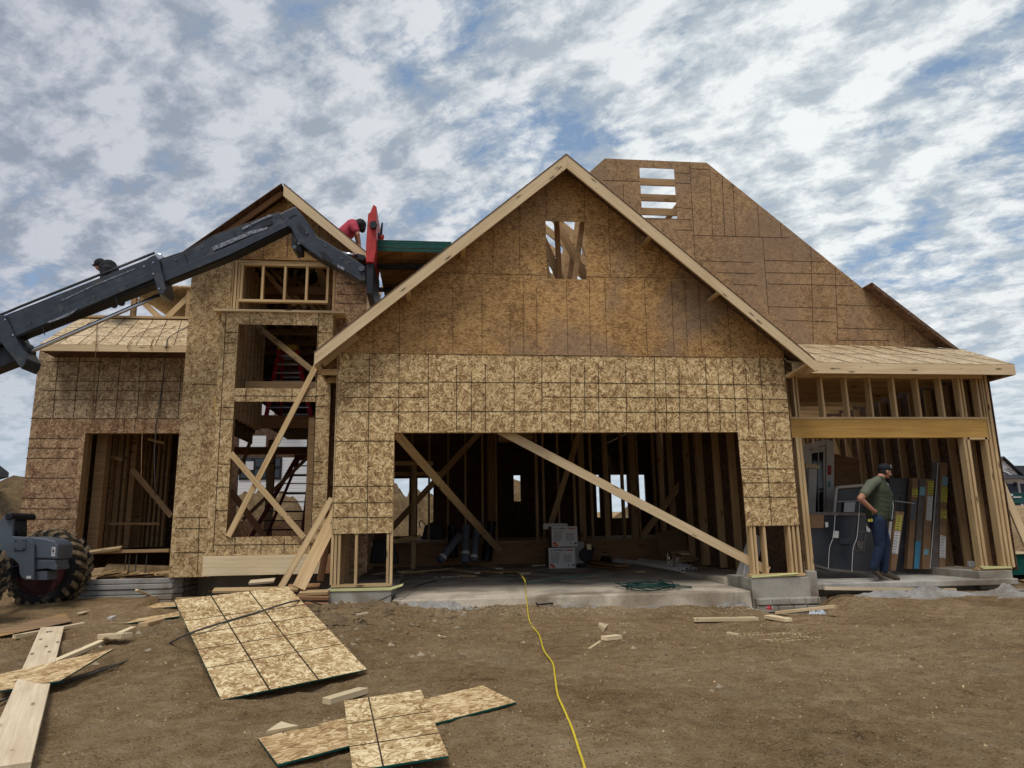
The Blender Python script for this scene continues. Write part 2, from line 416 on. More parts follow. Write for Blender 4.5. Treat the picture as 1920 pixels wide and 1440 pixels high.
def quad_pose(px,w=None,z=None):
    """four photo corners of a rectangular sheet -> its true corners in space (scaled by its real width or the height of corner 0)"""
    A=[ray(*q)/F for q in px]
    m=Matrix((A[1],-A[2],A[3])).transposed()
    s=m.inverted()@A[0]
    P=[A[0],A[1]*s[0],A[2]*s[1],A[3]*s[2]]
    k=w/(P[1]-P[0]).length if w else (z-CAM.z)/P[0].z
    return [CAM+p*k for p in P]
def sheet(name,P,t,mats,parent=None,lines=(),edge=1):
    """sheet good with top corners P (0->1 along its near edge), lines as fractions ('u',f)/('v',f) printed on top"""
    x=(P[1]-P[0]).normalized(); nz=(P[1]-P[0]).cross(P[3]-P[0]).normalized()
    if nz.z<0: nz=-nz
    y=nz.cross(x); mw=Matrix.Translation(P[0])@Matrix((x,y,nz)).transposed().to_4x4()
    mb=MB(); mb.extr([p for p in P],-nz*t,0,edge)
    for k,f in lines:
        if k=='u': a,b=P[0].lerp(P[1],f),P[3].lerp(P[2],f)
        else: a,b=P[0].lerp(P[3],f),P[1].lerp(P[2],f)
        mb.bar(a+nz*.001,b+nz*.001,.009,.003,n=nz,mi=2)
    return mb.build(name,mats,parent,mw=mw)
def catmull(pts,n=6):
    P=[Vector(p) for p in pts]; P=[P[0]*2-P[1]]+P+[P[-1]*2-P[-2]]; out=[]
    for i in range(1,len(P)-2):
        a,b,c,d=P[i-1:i+3]
        for k in range(n):
            t=k/n; out.append(.5*((2*b)+(c-a)*t+(2*a-5*b+4*c-d)*t*t+(3*b-a-3*c+d)*t**3))
    return out+[P[-2]]
# ================================================================= THE HOUSE
house=thing('unfinished_house',(1.4,6,.3),'two storey timber frame house under construction with bare sheathing walls and open garage','house')
def slabz(Y): return .29+.02*Y
def GS(px,py,off=0):
    z=.3
    for i in range(8):
        p=G(px,py,z); z=slabz(p.y)+off
    return p
NST=[0]; rest=MB()
def stud(p0,p1,w,t,n=(0,-1,0),mat='stud',name='stud',par=None):
    par=par or house
    if name=='stud':
        NST[0]+=1
        if NST[0]>98: rest.bar(p0,p1,w,t,n); return
    return board(name,p0,p1,w,t,mat,par,n)
def vstud(px,py,z0,z1,Y,wpx=None,wx=.038,depth=.14,mat='stud',name='stud'):
    x=W(px,py,Y).x
    return stud(V(x,Y+depth/2,z0),V(x,Y+depth/2,z1),wx,depth,(0,-1,0),mat,name)
SL=.867; AP=V(2.19,-.45,7.37)
def gz(x,o=0): return AP.z-SL*abs(x-AP.x)+o
def P0(px,py,Y=0): return W(px,py,Y)
def lines(L,Y,w=.010): return [(W(a,b,Y),W(c,d,Y),w) for a,b,c,d in L]
# ---- garage front wall, fresh sheathing
T=4.035; zl=W(680,1000,0).z; zr=W(1450,985.5,0).z
out=[V(-1.475,0,zl),V(-.60,0,zl),V(-.585,0,2.775),V(4.985,0,2.775),V(5.01,0,zr),V(5.90,0,zr),V(5.895,0,T),V(-1.475,0,T)]
sm=lines([(646,717.4,802,718),(646,745,802,745),(640,772,802,772),(803,716,1016,718),(803,771,1016,772),
 (1016,717,1470,722),(1016,744,1322,746),(1016,772,1478,774),(1322,746,1475,749),
 (693,663,688,998),(748.5,663,747,808),(803,663,803,808),(856,684,856,808),(883.6,697,883.6,808),(910,684,910,808),(964,685,964,808),
 (1016,665,1016,808),(1069,683,1069.5,808),(1096,683,1097,808),(1122,684,1123,808),(1173,685,1175,808),(1227,668,1229,808),(1248,690,1250,808),(1273,690,1275,808),
 (1322,668,1328,808),(1346,690,1351,808),(1373,672,1381,808),(1398,690,1404,808),(1424,672,1447,985),
 (628,827,741,827),(624,912,739,911),(622,943,738,942),(623,970,737,970),
 (1384,825,1484,825),(1388,879,1489,879),(1391,905,1491,905),(1394,932,1494,932)],0)
mb=wallmesh(out,[],(0,.012,0),sm)
mb.box(-1.477,-1.471,.0,.012,zl,T,2)
mb.build('wall_sheathing',['osb_new','seam','green'],house)
# framing behind: header, plates, studs
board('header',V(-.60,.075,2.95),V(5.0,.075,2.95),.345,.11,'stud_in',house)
for a,b in ((-1.475,-.585),(5.01,5.93)):
    z=.49
    board('bottom_plate',V(a,.075,z-.0),V(b,.075,z),.04,.14,'stud',house,n=(0,-1,0))
for px in (622.5,629,635.5,667.5,727,733.5): vstud(px,1040,.51,2.78 if px>720 else 4.0,.014)
for px in (1412,1418.5,1437,1484,1492,1500.5): vstud(px,1040,.51,2.78 if px<1420 else 4.0,.014)
board('top_plate',V(-1.475,.085,T-.03),V(5.9,.085,T-.03),.06,.14,'stud_in',house)
# ---- garage gable, weathered sheathing
gt=.015
out=[V(-1.475,-.012,T+.004),V(5.9,-.012,T+.004),V(5.9,-.012,gz(5.9,-gt)),V(AP.x,-.012,gz(AP.x,-gt)),V(-1.475,-.012,gz(-1.475,-gt)+.01)]
hol=[[W(1023,414,-.012),W(1096,415,-.012),W(1099,524,-.012),W(1025,522,-.012)]]
x0,x1=hol[0][0].x,hol[0][1].x; z0,z1=hol[0][2].z,hol[0][0].z
vent=rect(x0,x1,z0,z1,-.012)
sm=lines([(805,511,1024,516),(1099,519,1330,522),(642,640,642,661),(669.5,622,669.5,661),(701,590,699,661),(749,560,749,661),(797,530,797,661),(849,530,849,661),(904,525,904,661),(956,585,956,661),(982,518,982,661),
 (1006,540,1007,661),(1062,526,1065,664),(1105,528,1107,664),(1134,522,1138,665),(1208,523,1214,665),(1259,530,1264,666),(1283,525,1290,666),(1309,523,1316,666),(1362,556,1371,668),(1418,600,1424,668),
 (1024,346,1024,412),(1096,350,1096,412),(1140,374,1145,518),(1190,414,1193,519),(1241,456,1243,520),(1292,500,1293,521),(975,385,974,514),(925,425,924,513),(876,462,875,512)],-.012,.0055)
wallmesh(out,[vent],(0,.012,0),sm).build('gable_sheathing',['osb_gable','seam'],house)
# rake boards (mitred polygons in their own slanted frame)
def slant(name,pts,d,mat,par=house):
    pts=[Vector(p) for p in pts]; x=(pts[1]-pts[0]).normalized(); nz=Vector(d).normalized(); y=nz.cross(x)
    mw=Matrix.Translation(pts[0])@Matrix((x,y,nz)).transposed().to_4x4()
    return MB().extr(pts,d).build(name,mat,par,mw=mw)
def rake(apx,apz,xe,s,Y,vw,mat='fascia',plumb=.2,t=.038,ov=0):
    ze=apz-s*abs(xe-apx)
    return slant('rake_board',[V(apx,Y,apz),V(xe,Y,ze),V(xe,Y,ze-plumb),V(apx,Y,apz-vw)],(0,t,0),mat)
rake(2.19,7.37,-1.77,SL,-.45,.243); rake(2.192,7.37,6.19,SL,-.45,.243)
# roof deck strip over the overhang
def deck(name,pts,t=.012,mats=('osb_roof','seam'),seams=(),edge=0):
    pts=[Vector(p) for p in pts]; nz=(pts[1]-pts[0]).cross(pts[2]-pts[0]).normalized()
    if nz.z<0: nz=-nz
    mb=MB().extr(pts,-nz*t,0,edge)
    for a,b in seams: mb.bar(Vector(a)+nz*.001,Vector(b)+nz*.001,.012,.004,n=nz,mi=1)
    return mb.build(name,list(mats),house)
def sd(x,Y,o=.014): return V(x,Y,gz(x,o))
deck('roof_deck',[sd(-1.79,-.46),sd(2.19,-.46),sd(2.19,.16),sd(-1.79,.16)],mats=('osb_dark','seam'))
deck('roof_deck',[sd(6.2,-.46),sd(2.195,-.46),sd(2.195,.16),sd(6.2,.16)],mats=('osb_dark','seam'))
deck('roof_deck',[sd(-1.79,.165),sd(-.9,.165),sd(-.9,6.4),sd(-1.79,6.4)],mats=('osb_roof','seam'))
board('eave_fascia',V(-1.752,-.41,gz(-1.752,-.13)),V(-1.752,6.4,gz(-1.752,-.13)),.184,.038,'stud',house,n=(1,0,0))
board('eave_fascia',V(6.16,-.41,gz(6.16,-.13)),V(6.16,.0,gz(6.16,-.13)),.184,.038,'stud',house,n=(1,0,0))
for i in range(6):
    Y=.0+i*.61
    board('rafter_tail',V(-1.73,Y,gz(-1.73,-.10)),V(-1.2,Y,gz(-1.2,-.10)),.14,.038,'stud',house,n=(0,1,0))
    if i<4: board('soffit_joist',V(-1.73,Y+.02,3.73),V(-1.48,Y+.02,3.73),.09,.038,'stud',house,n=(0,1,0))
board('eave_return',V(6.15,-.42,3.86),V(5.92,-.02,3.70),.12,.04,'stud',house,n=(0,0,1))
for px,py in ((868,462),(766,545),(1212,445),(1338,552)):
    p=W(px,py,-.2); board('lookout',V(p.x,-.41,gz(p.x,-.20)),V(p.x,.0,gz(p.x,-.20)),.07,.038,'stud',house,n=(0,0,1))
# ---- open roof trusses over the garage
def truss(Y,par,apx,apz,s,xa,xb,zb,mat='stud_in',webs=6):
    mb=MB()
    for xe in (xa,xb):
        mb.bar(V(apx,Y,apz-.12),V(xe,Y,apz-.12-s*abs(xe-apx)),.14,.038)
    mb.bar(V(xa,Y,zb),V(xb,Y,zb),.14,.038)
    for sgn in (-1,1):
        L=(xb-apx) if sgn>0 else (apx-xa); prev=apx
        for k in range(1,4):
            xt=apx+sgn*L*(k-.6)/3.4; xbm=apx+sgn*L*k/3.4
            mb.bar(V(xt,Y+.002*k,apz-.16-s*abs(xt-apx)),V(xbm,Y+.002*k,zb),.09,.034)
            mb.bar(V(xt,Y+.001*k,apz-.16-s*abs(xt-apx)),V(prev,Y+.001*k,zb),.09,.034)
            prev=xbm
    return mb.build('roof_truss',mat,par)
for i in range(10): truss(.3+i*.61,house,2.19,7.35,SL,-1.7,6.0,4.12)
board('web_brace',V(1.5,.35,6.6),V(2.9,2.6,4.4),.09,.038,'stud_in',house)
board('web_brace',V(2.15,.42,6.7),V(2.2,.42,4.2),.09,.038,'lvl',house)
board('web_brace',V(1.75,.55,6.7),V(2.75,.55,4.2),.14,.038,'stud_in',house)
board('web_brace',V(2.2,.8,6.8),V(3.3,.8,4.4),.14,.038,'stud_in',house)
# ---- foundations and slabs
def pillar_base(x0,x1,zt,zb,brick,name='foundation'):
    mb=MB(); mb.box(x0,x1,-.045,.9,zb,zt,0)
    if brick:
        zb2=zt-.30; k=0; z=zb2
        while z>-.35:
            xx=x0+.02+(.12 if k%2 else 0); mb.box(x0+.02,x1+.09,-.15,-.045,z-.105,z,0)
            while xx<x1+.06:
                e=min(xx+random.uniform(.2,.32),x1+.09); mb.box(xx+.010,e-.010,-.168-random.uniform(0,.012),-.14,z-.096,z-.010,0); xx=e
            z-=.11; k+=1
    return mb.build(name,'conc',house,bevel=.008)
pillar_base(-1.52,-.59,.455,-.4,False); pillar_base(4.995,5.96,.455,-.5,True)
mb=MB().box(-1.50,-.62,-.075,-.046,-.3,W(680,1128,0).z,0); mb.build('footing','conc',house,bevel=.01)
mb=MB(); ys=[-.16,.0,.5,6.6]
mb.hexa([(-.57,-.17,.02),(4.93,-.17,.02),(4.93,6.6,.02),(-.57,6.6,.02),(-.57,-.13,.275),(4.93,-.13,.275),(4.93,6.6,slabz(6.6)),(-.57,6.6,slabz(6.6))])
mb.build('garage_slab','conc_dk',house,bevel=.02)
MB().box(-1.42,-.573,.901,6.6,.0,.40).build('garage_slab_edge','conc_dk',house); MB().box(4.933,5.84,.901,6.6,0,.40).build('garage_slab_edge','conc_dk',house)
# ---- garage interior
BW=6.5
osbdk='osb_dark'
board('rim_board',V(-1.4,BW-.02,.68),V(5.85,BW-.02,.68),.50,.03,'redwood',house)
board('rim_plate',V(-1.4,BW-.05,.955),V(5.85,BW-.05,.955),.14,.04,'stud_in',house,n=(0,0,1))
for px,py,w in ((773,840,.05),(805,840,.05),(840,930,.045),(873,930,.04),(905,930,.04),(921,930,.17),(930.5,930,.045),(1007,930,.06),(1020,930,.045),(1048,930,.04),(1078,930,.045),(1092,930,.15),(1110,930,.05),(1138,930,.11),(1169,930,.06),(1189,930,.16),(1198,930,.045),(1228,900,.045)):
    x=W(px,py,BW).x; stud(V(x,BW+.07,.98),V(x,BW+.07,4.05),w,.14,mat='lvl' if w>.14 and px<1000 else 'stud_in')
board('door_header',V(W(935,850,BW).x,BW+.07,3.55),V(W(1000,850,BW).x,BW+.07,3.55),.30,.12,'stud_in',house)
# right-hand garage wall seen from inside
for py_,px in ((880,1257),(880,1288),(900,1313),(880,1344),(900,1375),(880,1238)):
    p=PX(px,py_,5.84); stud(V(5.84,p.y,.44),V(5.84,p.y,4.05),.045 if px!=1313 else .14,.14,(1,0,0),'stud_in')
for i in range(12):
    Y=.35+i*.5; stud(V(-1.39,Y,.44),V(-1.39,Y,4.05),.038,.14,(1,0,0),'stud_in')
mb=MB().box(-1.475,-1.463,.02,6.6,.4,4.1); mb.build('side_sheathing','osb_dark',house)
mb=MB().box(5.915,5.93,.02,6.6,.4,4.1); mb.build('side_sheathing','osb_dark',house)
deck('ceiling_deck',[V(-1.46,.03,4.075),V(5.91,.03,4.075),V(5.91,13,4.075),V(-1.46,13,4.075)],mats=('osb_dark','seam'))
deck('floor_deck',[V(-1.46,BW,.975),V(9.8,BW,.975),V(9.8,13,.975),V(-1.46,13,.975)],mats=('osb_gable','seam'))
# temporary braces
def brace(a,Ya,b,Yb,w,mat='stud',t=.038,name='brace'):
    return board(name,W(a[0],a[1],Ya),W(b[0],b[1],Yb),w,t,mat,house)
brace((925,800),.22,(1441,1071),.20,.14,'fascia')
brace((742,812),.30,(938,1034),5.9,.14,'stud')
brace((905,805),6.2,(735,990),6.2,.14,'stud_in')
brace((1088,805),6.1,(1032,985),6.3,.13,'stud_in')
brace((1350,805),5.0,(1205,1005),6.2,.15,'stud_in')
brace((1392,850),3.2,(1292,985),5.9,.15,'stud_in')
board('post',V(W(776,960,5.8).x,5.8,slabz(5.8)),V(W(776,960,5.8).x,5.8,W(776,873,5.8).z),.10,.09,'stud',house)
brace((738,869),5.8,(812,869),5.8,.10,'stud',name='cross_piece'); brace((738,889),6.0,(826,888),6.0,.09,'stud_in',name='cross_piece')
brace((683,1023),4.8,(788,1007),5.6,.10,'stud',name='cross_piece')
# ---- rear wall of the house with its window openings
RW=13.0
def op(a,b,c,d): 
    p,q=W(a,b,RW),W(c,d,RW); return rect(p.x,q.x,q.z,p.z,RW)
hol=[op(735,897,766,1005),op(783,896,812,1005),op(963,891,977,940),op(1117,890,1127,970),op(1145,890,1180,971),op(1196,890,1213,955),
     op(447,816,498,838),op(517,816,575,838),op(447,857,500,976),op(514,857,575,976),op(490,753,514,778),op(520,753,575,778)]
out=[V(-7.1,RW,.6),V(9.85,RW,.6),V(9.85,RW,4.6),V(-1.4,RW,4.6),V(-1.4,RW,6.6),V(-7.1,RW,6.6)]
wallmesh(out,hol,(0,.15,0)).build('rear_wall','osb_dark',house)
# ---- porch on the right
PY=.30
xl=W(1481,784,PY).x; xr=W(1856,819,PY).x
zb0=W(1670,820.5,PY).z; zb1=W(1670,786,PY).z
board('beam',V(xl,PY+.06,(zb0+zb1)/2),V(xr,PY+.06,(zb0+zb1)/2),zb1-zb0,.12,'beam',house,bevel=.004)
board('beam_plate',V(xl,PY+.06,zb1+.02),V(xr,PY+.06,zb1+.02),.038,.14,'stud',house)
ztp=W(1670,703,PY).z
board('top_plate',V(xl,PY+.06,ztp),V(xr+.0,PY+.06,ztp),.09,.14,'stud',house)
for px in (1494,1500,1547,1593,1638,1683,1728,1772,1807,1813,1841,1849): 
    vstud(px,782,zb1+.04,ztp-.045,PY,wx=.036)
for px,py in ((1509.5,980),(1516,980)): vstud(px,py,.50,zb0,PY-.03,wx=.05,depth=.15)
for px in (1831,1838.5,1873,1881,1889): vstud(px,980,.50,zb0 if px<1880 else ztp+.05,PY,wx=.046)
board('stub_plate',V(W(1812,822,PY).x-.02,PY+.07,zb0-.018),V(xr,PY+.07,zb0-.018),.036,.14,'stud',house)
board('bottom_plate',V(W(1832,1060,PY).x,PY+.07,.482),V(W(1897,1060,PY).x,PY+.07,.482),.038,.15,'stud',house)
SX=9.80
for i in range(15):
    Y=.85+i*.48; stud(V(SX,Y,.42),V(SX,Y,3.85),.05,.14,(1,0,0),'stud_in')
MB().box(5.95,9.85,7.2,13,4.06,4.075).build('ceiling_deck','osb_dark',house)
mb=MB().box(SX+.075,SX+.087,PY,13,.45,4.0); mb.build('side_sheathing','osb_dark',house)
board('diagonal_tie',V(SX-.08,1.0,3.1),V(SX-.08,7.5,3.75),.14,.03,'stud_in',house,n=(1,0,0))
for i in range(11):
    Y=1.0+i*.55; rest.bar(V(6.0,Y,3.92),V(9.75,Y,3.92),.14,.038)
rest.bar(V(6.0,.9,4.02),V(6.0,6.5,4.02),.14,.04,n=(1,0,0))
for i in range(8): x=6.1+i*.5; stud(V(x,7.02,.98),V(x,7.02,3.9),.045,.14,mat='stud_in')
mb=MB().box(6.0,9.8,7.1,7.12,.9,4.1); mb.build('inner_sheathing','osb_dark',house)
# porch slab and its footing
zs=.33
mb=MB(); mb.box(6.14,9.72,.13,7.0,zs-.10,zs); mb.build('porch_slab','conc_lt',house,bevel=.015)
mb=MB(); mb.box(5.97,6.15,.06,.8,-.3,W(1515,1071,.06).z); mb.box(6.15,9.6,.35,.6,-.4,zs-.101); mb.box(6.155,6.35,.2,.349,-.4,.12); mb.build('foundation','conc',house,bevel=.008)
a=W(1836,1066,.2).x;b=W(1899,1066,.2).x
mb=MB(); mb.box(a,b,.22,2.6,.16,.455); mb.box(9.725,b-.01,2.6,13,.0,.45)
z=.16;k=0
while z>-.3:
    xx=a+.1
    mb.box(a+.1,b+.1,.12,.219,z-.105,z)
    while xx<b+.06:
        e=min(xx+random.uniform(.18,.3),b+.1); mb.box(xx+.006,e-.006,.108,.14,z-.098,z-.006); xx=e
    z-=.11
mb.build('foundation','conc',house,bevel=.008)
pa,pb=W(1545,1103,.02),W(1792,1106,.02)
board('form_board',pa,pb,.05,.04,'plank',house)
# porch roof
EY=-.15; ez=W(1700,681,EY).z; HY=2.5; hz=W(1600,645,HY).z; xe=W(1902,683,EY).x; xh=W(1797,655,HY).x
pts=[V(5.95,EY,ez),V(xe,EY,ez),V(xh,HY,hz-.06),V(5.95,HY,hz)]
def onp(px,py):   # point of the porch roof plane under a photo point
    n=(pts[1]-pts[0]).cross(pts[3]-pts[0]); d=ray(px,py); return CAM+d*((pts[0]-CAM).dot(n)/d.dot(n))
sms=[]
for fx in range(8):
    x=6.5+fx*.5; sms.append((V(x,EY,ez),V(x,HY,hz)))
for f in (.42,.75): sms.append((V(5.95,EY+(HY-EY)*f,ez+(hz-ez)*f),V(xe-(xe-xh)*f-.1,EY+(HY-EY)*f,ez+(hz-ez)*f)))
sms=[s for s in sms if s[1].x<xh or s[0].y!=EY]
deck('porch_roof_deck',pts,.014,seams=sms)
deck('porch_roof_deck',[V(xe,EY,ez),V(xe,9,ez),V(xh,7,hz),V(xh,HY,hz-.06)],.014)
slant('fascia_board',[V(5.97,EY,ez-.008),V(xe,EY,ez-.008),V(xe,EY,ez-.185),V(5.97,EY,ez-.185)],(0,.038,0),'fascia')
board('fascia_board',V(xe-.02,EY+.04,ez-.10),V(xe-.02,9,ez-.10),.18,.038,'fascia',house,n=(1,0,0))
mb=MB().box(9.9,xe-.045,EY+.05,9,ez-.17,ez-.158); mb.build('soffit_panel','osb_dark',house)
for i in range(8):
    x=6.2+i*.5; rest.bar(V(x,EY+.04,ez-.09),V(x,2.4,hz-.12),.12,.038,n=(1,0,0))
# ---- tall rear gable with clipped top
def HW(px,py): return W(px,py,HY)
L0=HW(1095,333); out=[V(L0.x,HY,4.6),V(xh-.05,HY,4.9) ,HW(1790,655),HW(1617,540),HW(1325,305),HW(1134,297),L0]
out=[V(L0.x-.1,HY,4.7),V(xh-.05,HY,hz-.12),HW(1757,651),HW(1617,540),HW(1325,305),HW(1134,297),L0-V(.1,0,.08)]
wx0,wx1=HW(1199,315).x,HW(1264,316).x; wz1=HW(1230,315).z; wz0=HW(1240,409).z
sm=lines([(1130,338,1199,340),(1293,304,1303,478),(1293,316,1330,318),(1331,318,1336,441),(1354,329,1359,442),(1374,346,1379,443),(1420,385,1424,445),(1463,418,1465,446),
 (1268,431,1298,432),(1301,441,1480,446),(1430,445,1441,588),(1318,489,1412,492),(1345,511,1415,513),(1373,533,1420,535),(1434,488,1545,491),(1436,511,1575,514),(1438,532,1600,536),(1440,575,1570,578),
 (1567,571,1659,575),(1571,615,1678,618),(1573,638,1667,638),(1520,462,1525,640),(1566,502,1571,642),(1694,605,1697,642),(1266,324,1293,325),(1266,343,1294,344),(1268,389,1297,391),(1168,345,1170,380),(1200,410,1297,411),(1471,600,1570,604)],HY,.009)
wallmesh(out,[rect(wx0,wx1,wz0,wz1,HY)],(0,.02,0),sm).build('rear_gable_sheathing',['osb_hump','seam'],house)
for a,b in ((334,347),(363,377),(390,402)):
    p,q=W(1195,(a+b)/2,2.9),W(1272,(a+b)/2+1,2.9); board('purlin',V(p.x-.3,2.9,p.z),V(p.x+1.3,2.9,p.z),.16,.038,'stud_in',house)
for k in range(4):
    p=W(1256+k*3,403-k*5,3.1); rest.bar(V(p.x-.05,3.1+k*.3,p.z-.1),V(p.x+.5,3.1+k*.3,p.z+.6),.1,.038)
# roof overhang of the rear gable on its right slope
a,b=HW(1617,540),HW(1757,651); c=W(1797,655,HY-.33)
MB().extr([a,b,c,a+V(0,-.33,0)],V(.010,0,.014)).build('roof_overhang','osb_soffit',house)
MB().extr([a+V(.02,-.331,0),c+V(.02,-.001,0),c+V(.02,-.001,-.09),a+V(.02,-.331,-.09)],V(0,.02,0)).build('roof_overhang','osb_dark',house)
deck('rear_roof_deck',[a+V(.0,.03,.02),b+V(0,.03,.02),b+V(0,8,.02),a+V(0,8,.02)],mats=('osb_dark','seam'))
# ---- entrance tower
TY=1.2; BY=.9
tl=W(356,560,TY).x
ga=W(530,345,.75); gl=W(347,466,.75); gr=W(690,480,.75)
s1=(ga.z-gl.z)/(ga.x-gl.x); s2=(ga.z-gr.z)/(gr.x-ga.x); TS=(s1+s2)/2
def tz(x,o=0): return ga.z-TS*abs(x-ga.x)+o
zg=W(500,487,TY).z; xR=W(700,560,TY).x
hx0,hx1=W(433,530,TY).x,W(629,530,TY).x
sm=lines([(356,720,424,721),(330,970,395,970),(328,991,388,991),(326,1036,388,1036),(374,972,370,1075)],TY)
wallmesh([V(tl,TY,.60),V(hx0,TY,.60),V(hx0,TY,zg),V(tl,TY,zg)],[],(0,.012,0),sm).build('tower_sheathing',['osb_tower','seam'],house)
mb=MB(); mb.box(tl,tl+.012,TY+.013,2.6,.6,3.3); mb.box(tl,tl+.012,TY+.013,6,3.3,zg); mb.build('tower_side_sheathing','osb_tower',house)
sm=lines([(632,532,682,533),(632,552,682,553),(632,569,682,570)],TY)
wallmesh([V(hx1,TY,.6),V(xR,TY,.6),V(xR,TY,tz(xR,-.12)),V(hx1,TY,zg)],[],(0,.012,0),sm).build('tower_sheathing',['osb_red','seam'],house)
p=W(690,560,TY-.03); board('post',V(p.x+.03,TY-.03,3.9),V(p.x+.03,TY-.03,W(690,552,TY-.03).z),.10,.05,'fascia',house)
gY=TY-.015
sm=lines([(498,378,545,380),(498,378,494,485),(545,352,538,486),(455,405,452,487),(600,410,598,470),(622,430,620,478),(560,366,553,470),(410,440,408,487)],gY,.008)
wallmesh([V(tl,gY,zg),V(xR,gY,zg),V(xR,gY,tz(xR,-.02)),V(ga.x,gY,tz(ga.x,-.02)),V(tl,gY,tz(tl,-.02))],[],(0,.012,0),sm).build('gable_sheathing',['osb_gable','seam'],house)
rake(ga.x+.02,ga.z,gr.x+.05,TS,.75,.22)
exl=gl.x-.10
deck('roof_deck',[V(exl,.74,tz(exl,.012)),V(ga.x-.02,.74,tz(ga.x,.012)),V(ga.x-.02,13.2,tz(ga.x,.012)),V(exl,13.2,tz(exl,.012))],mats=('osb_dark','seam'))
deck('roof_deck',[V(gr.x+.05,.74,tz(gr.x+.05,.012)),V(ga.x+.02,.74,tz(ga.x,.012)),V(ga.x+.02,13.2,tz(ga.x,.012)),V(gr.x+.05,13.2,tz(gr.x+.05,.012))],mats=('osb_dark','seam'))
board('rake_nailer',V(ga.x-.03,TY-.25,tz(ga.x,-.06)),V(exl,TY-.25,tz(exl,-.06)),.09,.035,'redwood',house)
# framed opening above the bay
zs0=W(530,583,TY).z
fz1=W(530,496,TY).z; fz0=W(530,564,TY).z; fa=W(450,530,TY+.03).x; fb=W(616,530,TY+.03).x
board('window_frame',V(fa,TY+.05,fz1),V(fb,TY+.05,fz1),.045,.09,'stud',house); board('window_frame',V(fa,TY+.05,fz0),V(fb,TY+.05,fz0),.045,.09,'stud',house)
for px in (453,492,534,575,614): vstud(px,530,fz0+.02,fz1-.02,TY+.01,wx=.042,depth=.09)
for px in (435,441,447,626): vstud(px,535,W(530,585,TY).z-.4,zg,TY+.015,wx=.04,depth=.14)
board('header',V(hx0,TY+.07,zg-.03),V(hx1,TY+.07,zg-.03),.045,.12,'stud',house)
# bay
b0,b1=-3.555,-1.705; bt=W(520,586,BY).z; bb=W(500,1040,BY).z; bu=W(500,1078,BY).z
q=lambda x,y: W(x,y,BY)
up_=rect(q(446,609).x+.01,q(597,609).x-.01,q(520,728).z,q(520,609).z,BY); lo=rect(q(430,900).x,q(586,900).x,q(500,1006).z,q(510,753).z,BY)
sm=lines([(424,590,400,1036),(469,586,468,607),(555,586,555,607),(598,586,582,1036),(423,623,444,623),(423,643,443,643),(421,662,441,662),
 (418,764,438,764),(415,786,437,786),(410,870,432,870),(408,913,430,913),(403,957,426,957),(462,729,460,752),(548,729,547,752),(440,742,596,743),
 (594,623,612,624),(592,702,610,702),(592,742,610,742),(591,762,609,762),(589,784,607,784),(588,865,606,866),(587,886,605,887),(586,907,604,908),(584,950,602,951),
 (441,1008,440,1037),(490,1010,489,1037),(533,1009,532,1037),(402,1022,600,1020)],BY)
mb=wallmesh([V(b0,BY,bb),V(b1,BY,bb),V(b1,BY,bt),V(b0,BY,bt)],[up_,lo],(0,.012,0),sm)
mb.box(b0,b0+.012,BY+.013,TY,bb,bt); mb.box(b1-.012,b1,BY+.013,TY,bb,bt)
mb.build('bay_sheathing',['osb_tower','seam'],house)
board('bay_top_plate',V(b0-.12,BY+.14,bt+.02),V(b1+.18,BY+.14,bt+.02),.038,.36,'fascia',house)
board('bay_rim_beam',V(b0-.02,BY-.012,(bb+bu)/2),V(q(606,1050).x,BY-.012,(bb+bu)/2),bb-bu-.01,.045,'pale',house)
deck('floor_deck',[V(-4.15,TY+.02,.93),V(-1.49,TY+.02,.93),V(-1.49,13,.93),V(-4.15,13,.93)],mats=('osb_gable','seam'))
mb=MB().box(b0,-1.55,BY+.02,TY+.1,bu,bb-.01); mb.build('bay_floor','redwood',house)
# dark foundation trench wall under the bay
mb=MB().box(-4.2,-1.53,2.2,2.35,-1.2,.62); mb.build('foundation','conc',house)
# jamb studs round the bay windows
for lop in (up_,lo):
    for x in (lop[0].x-.03,lop[1].x+.03): stud(V(x,BY+.085,lop[0].z),V(x,BY+.085,lop[2].z),.04,.14,mat='stud_in')
# braces across the bay
brace((594,684),BY-.03,(428,1006),BY-.03,.088,'stud'); brace((433,850),BY-.065,(570,1008),BY-.065,.088,'stud')
brace((478,608),2.4,(600,706),1.6,.10,'stud')
brace((432,920),2.4,(498,1010),2.6,.11,'redwood'); brace((590,845),4.5,(455,975),4.5,.07,'lvl'); brace((470,825),4.5,(448,890),4.5,.07,'lvl')
# inside the tower: stud wall on the left, floor beams, studs, trusses
for i in range(7):
    Y=1.55+i*.27; stud(V(-3.42,Y,3.25),V(-3.42,Y,6.2),.04,.14,(1,0,0),'stud_in')
mb=MB().box(-3.52,-3.50,1.3,3.4,3.2,6.2); mb.build('inner_sheathing','osb_dark',house)
z0,z1=W(520,803,3.2).z,W(520,780,3.2).z
board('floor_beam',V(W(467,790,3.2).x,3.2,(z0+z1)/2),V(-1.5,3.2,(z0+z1)/2),z1-z0,.045,'lvl',house)
board('floor_beam',V(W(467,790,3.2).x-.03,3.2,(z0+z1)/2),V(W(467,790,3.2).x-.03,1.1,(z0+z1)/2),z1-z0,.045,'beam',house,n=(1,0,0))
board('floor_beam',V(-3.3,1.7,W(540,722,1.7).z),V(-1.5,1.7,W(540,722,1.7).z),.12,.045,'stud_in',house)
deck('upper_floor_deck',[V(W(467,790,3.2).x,3.23,z1+.012),V(-1.5,3.23,z1+.012),V(-1.5,7,z1+.012),V(W(467,790,3.2).x,7,z1+.012)],mats=('osb_dark','seam'))
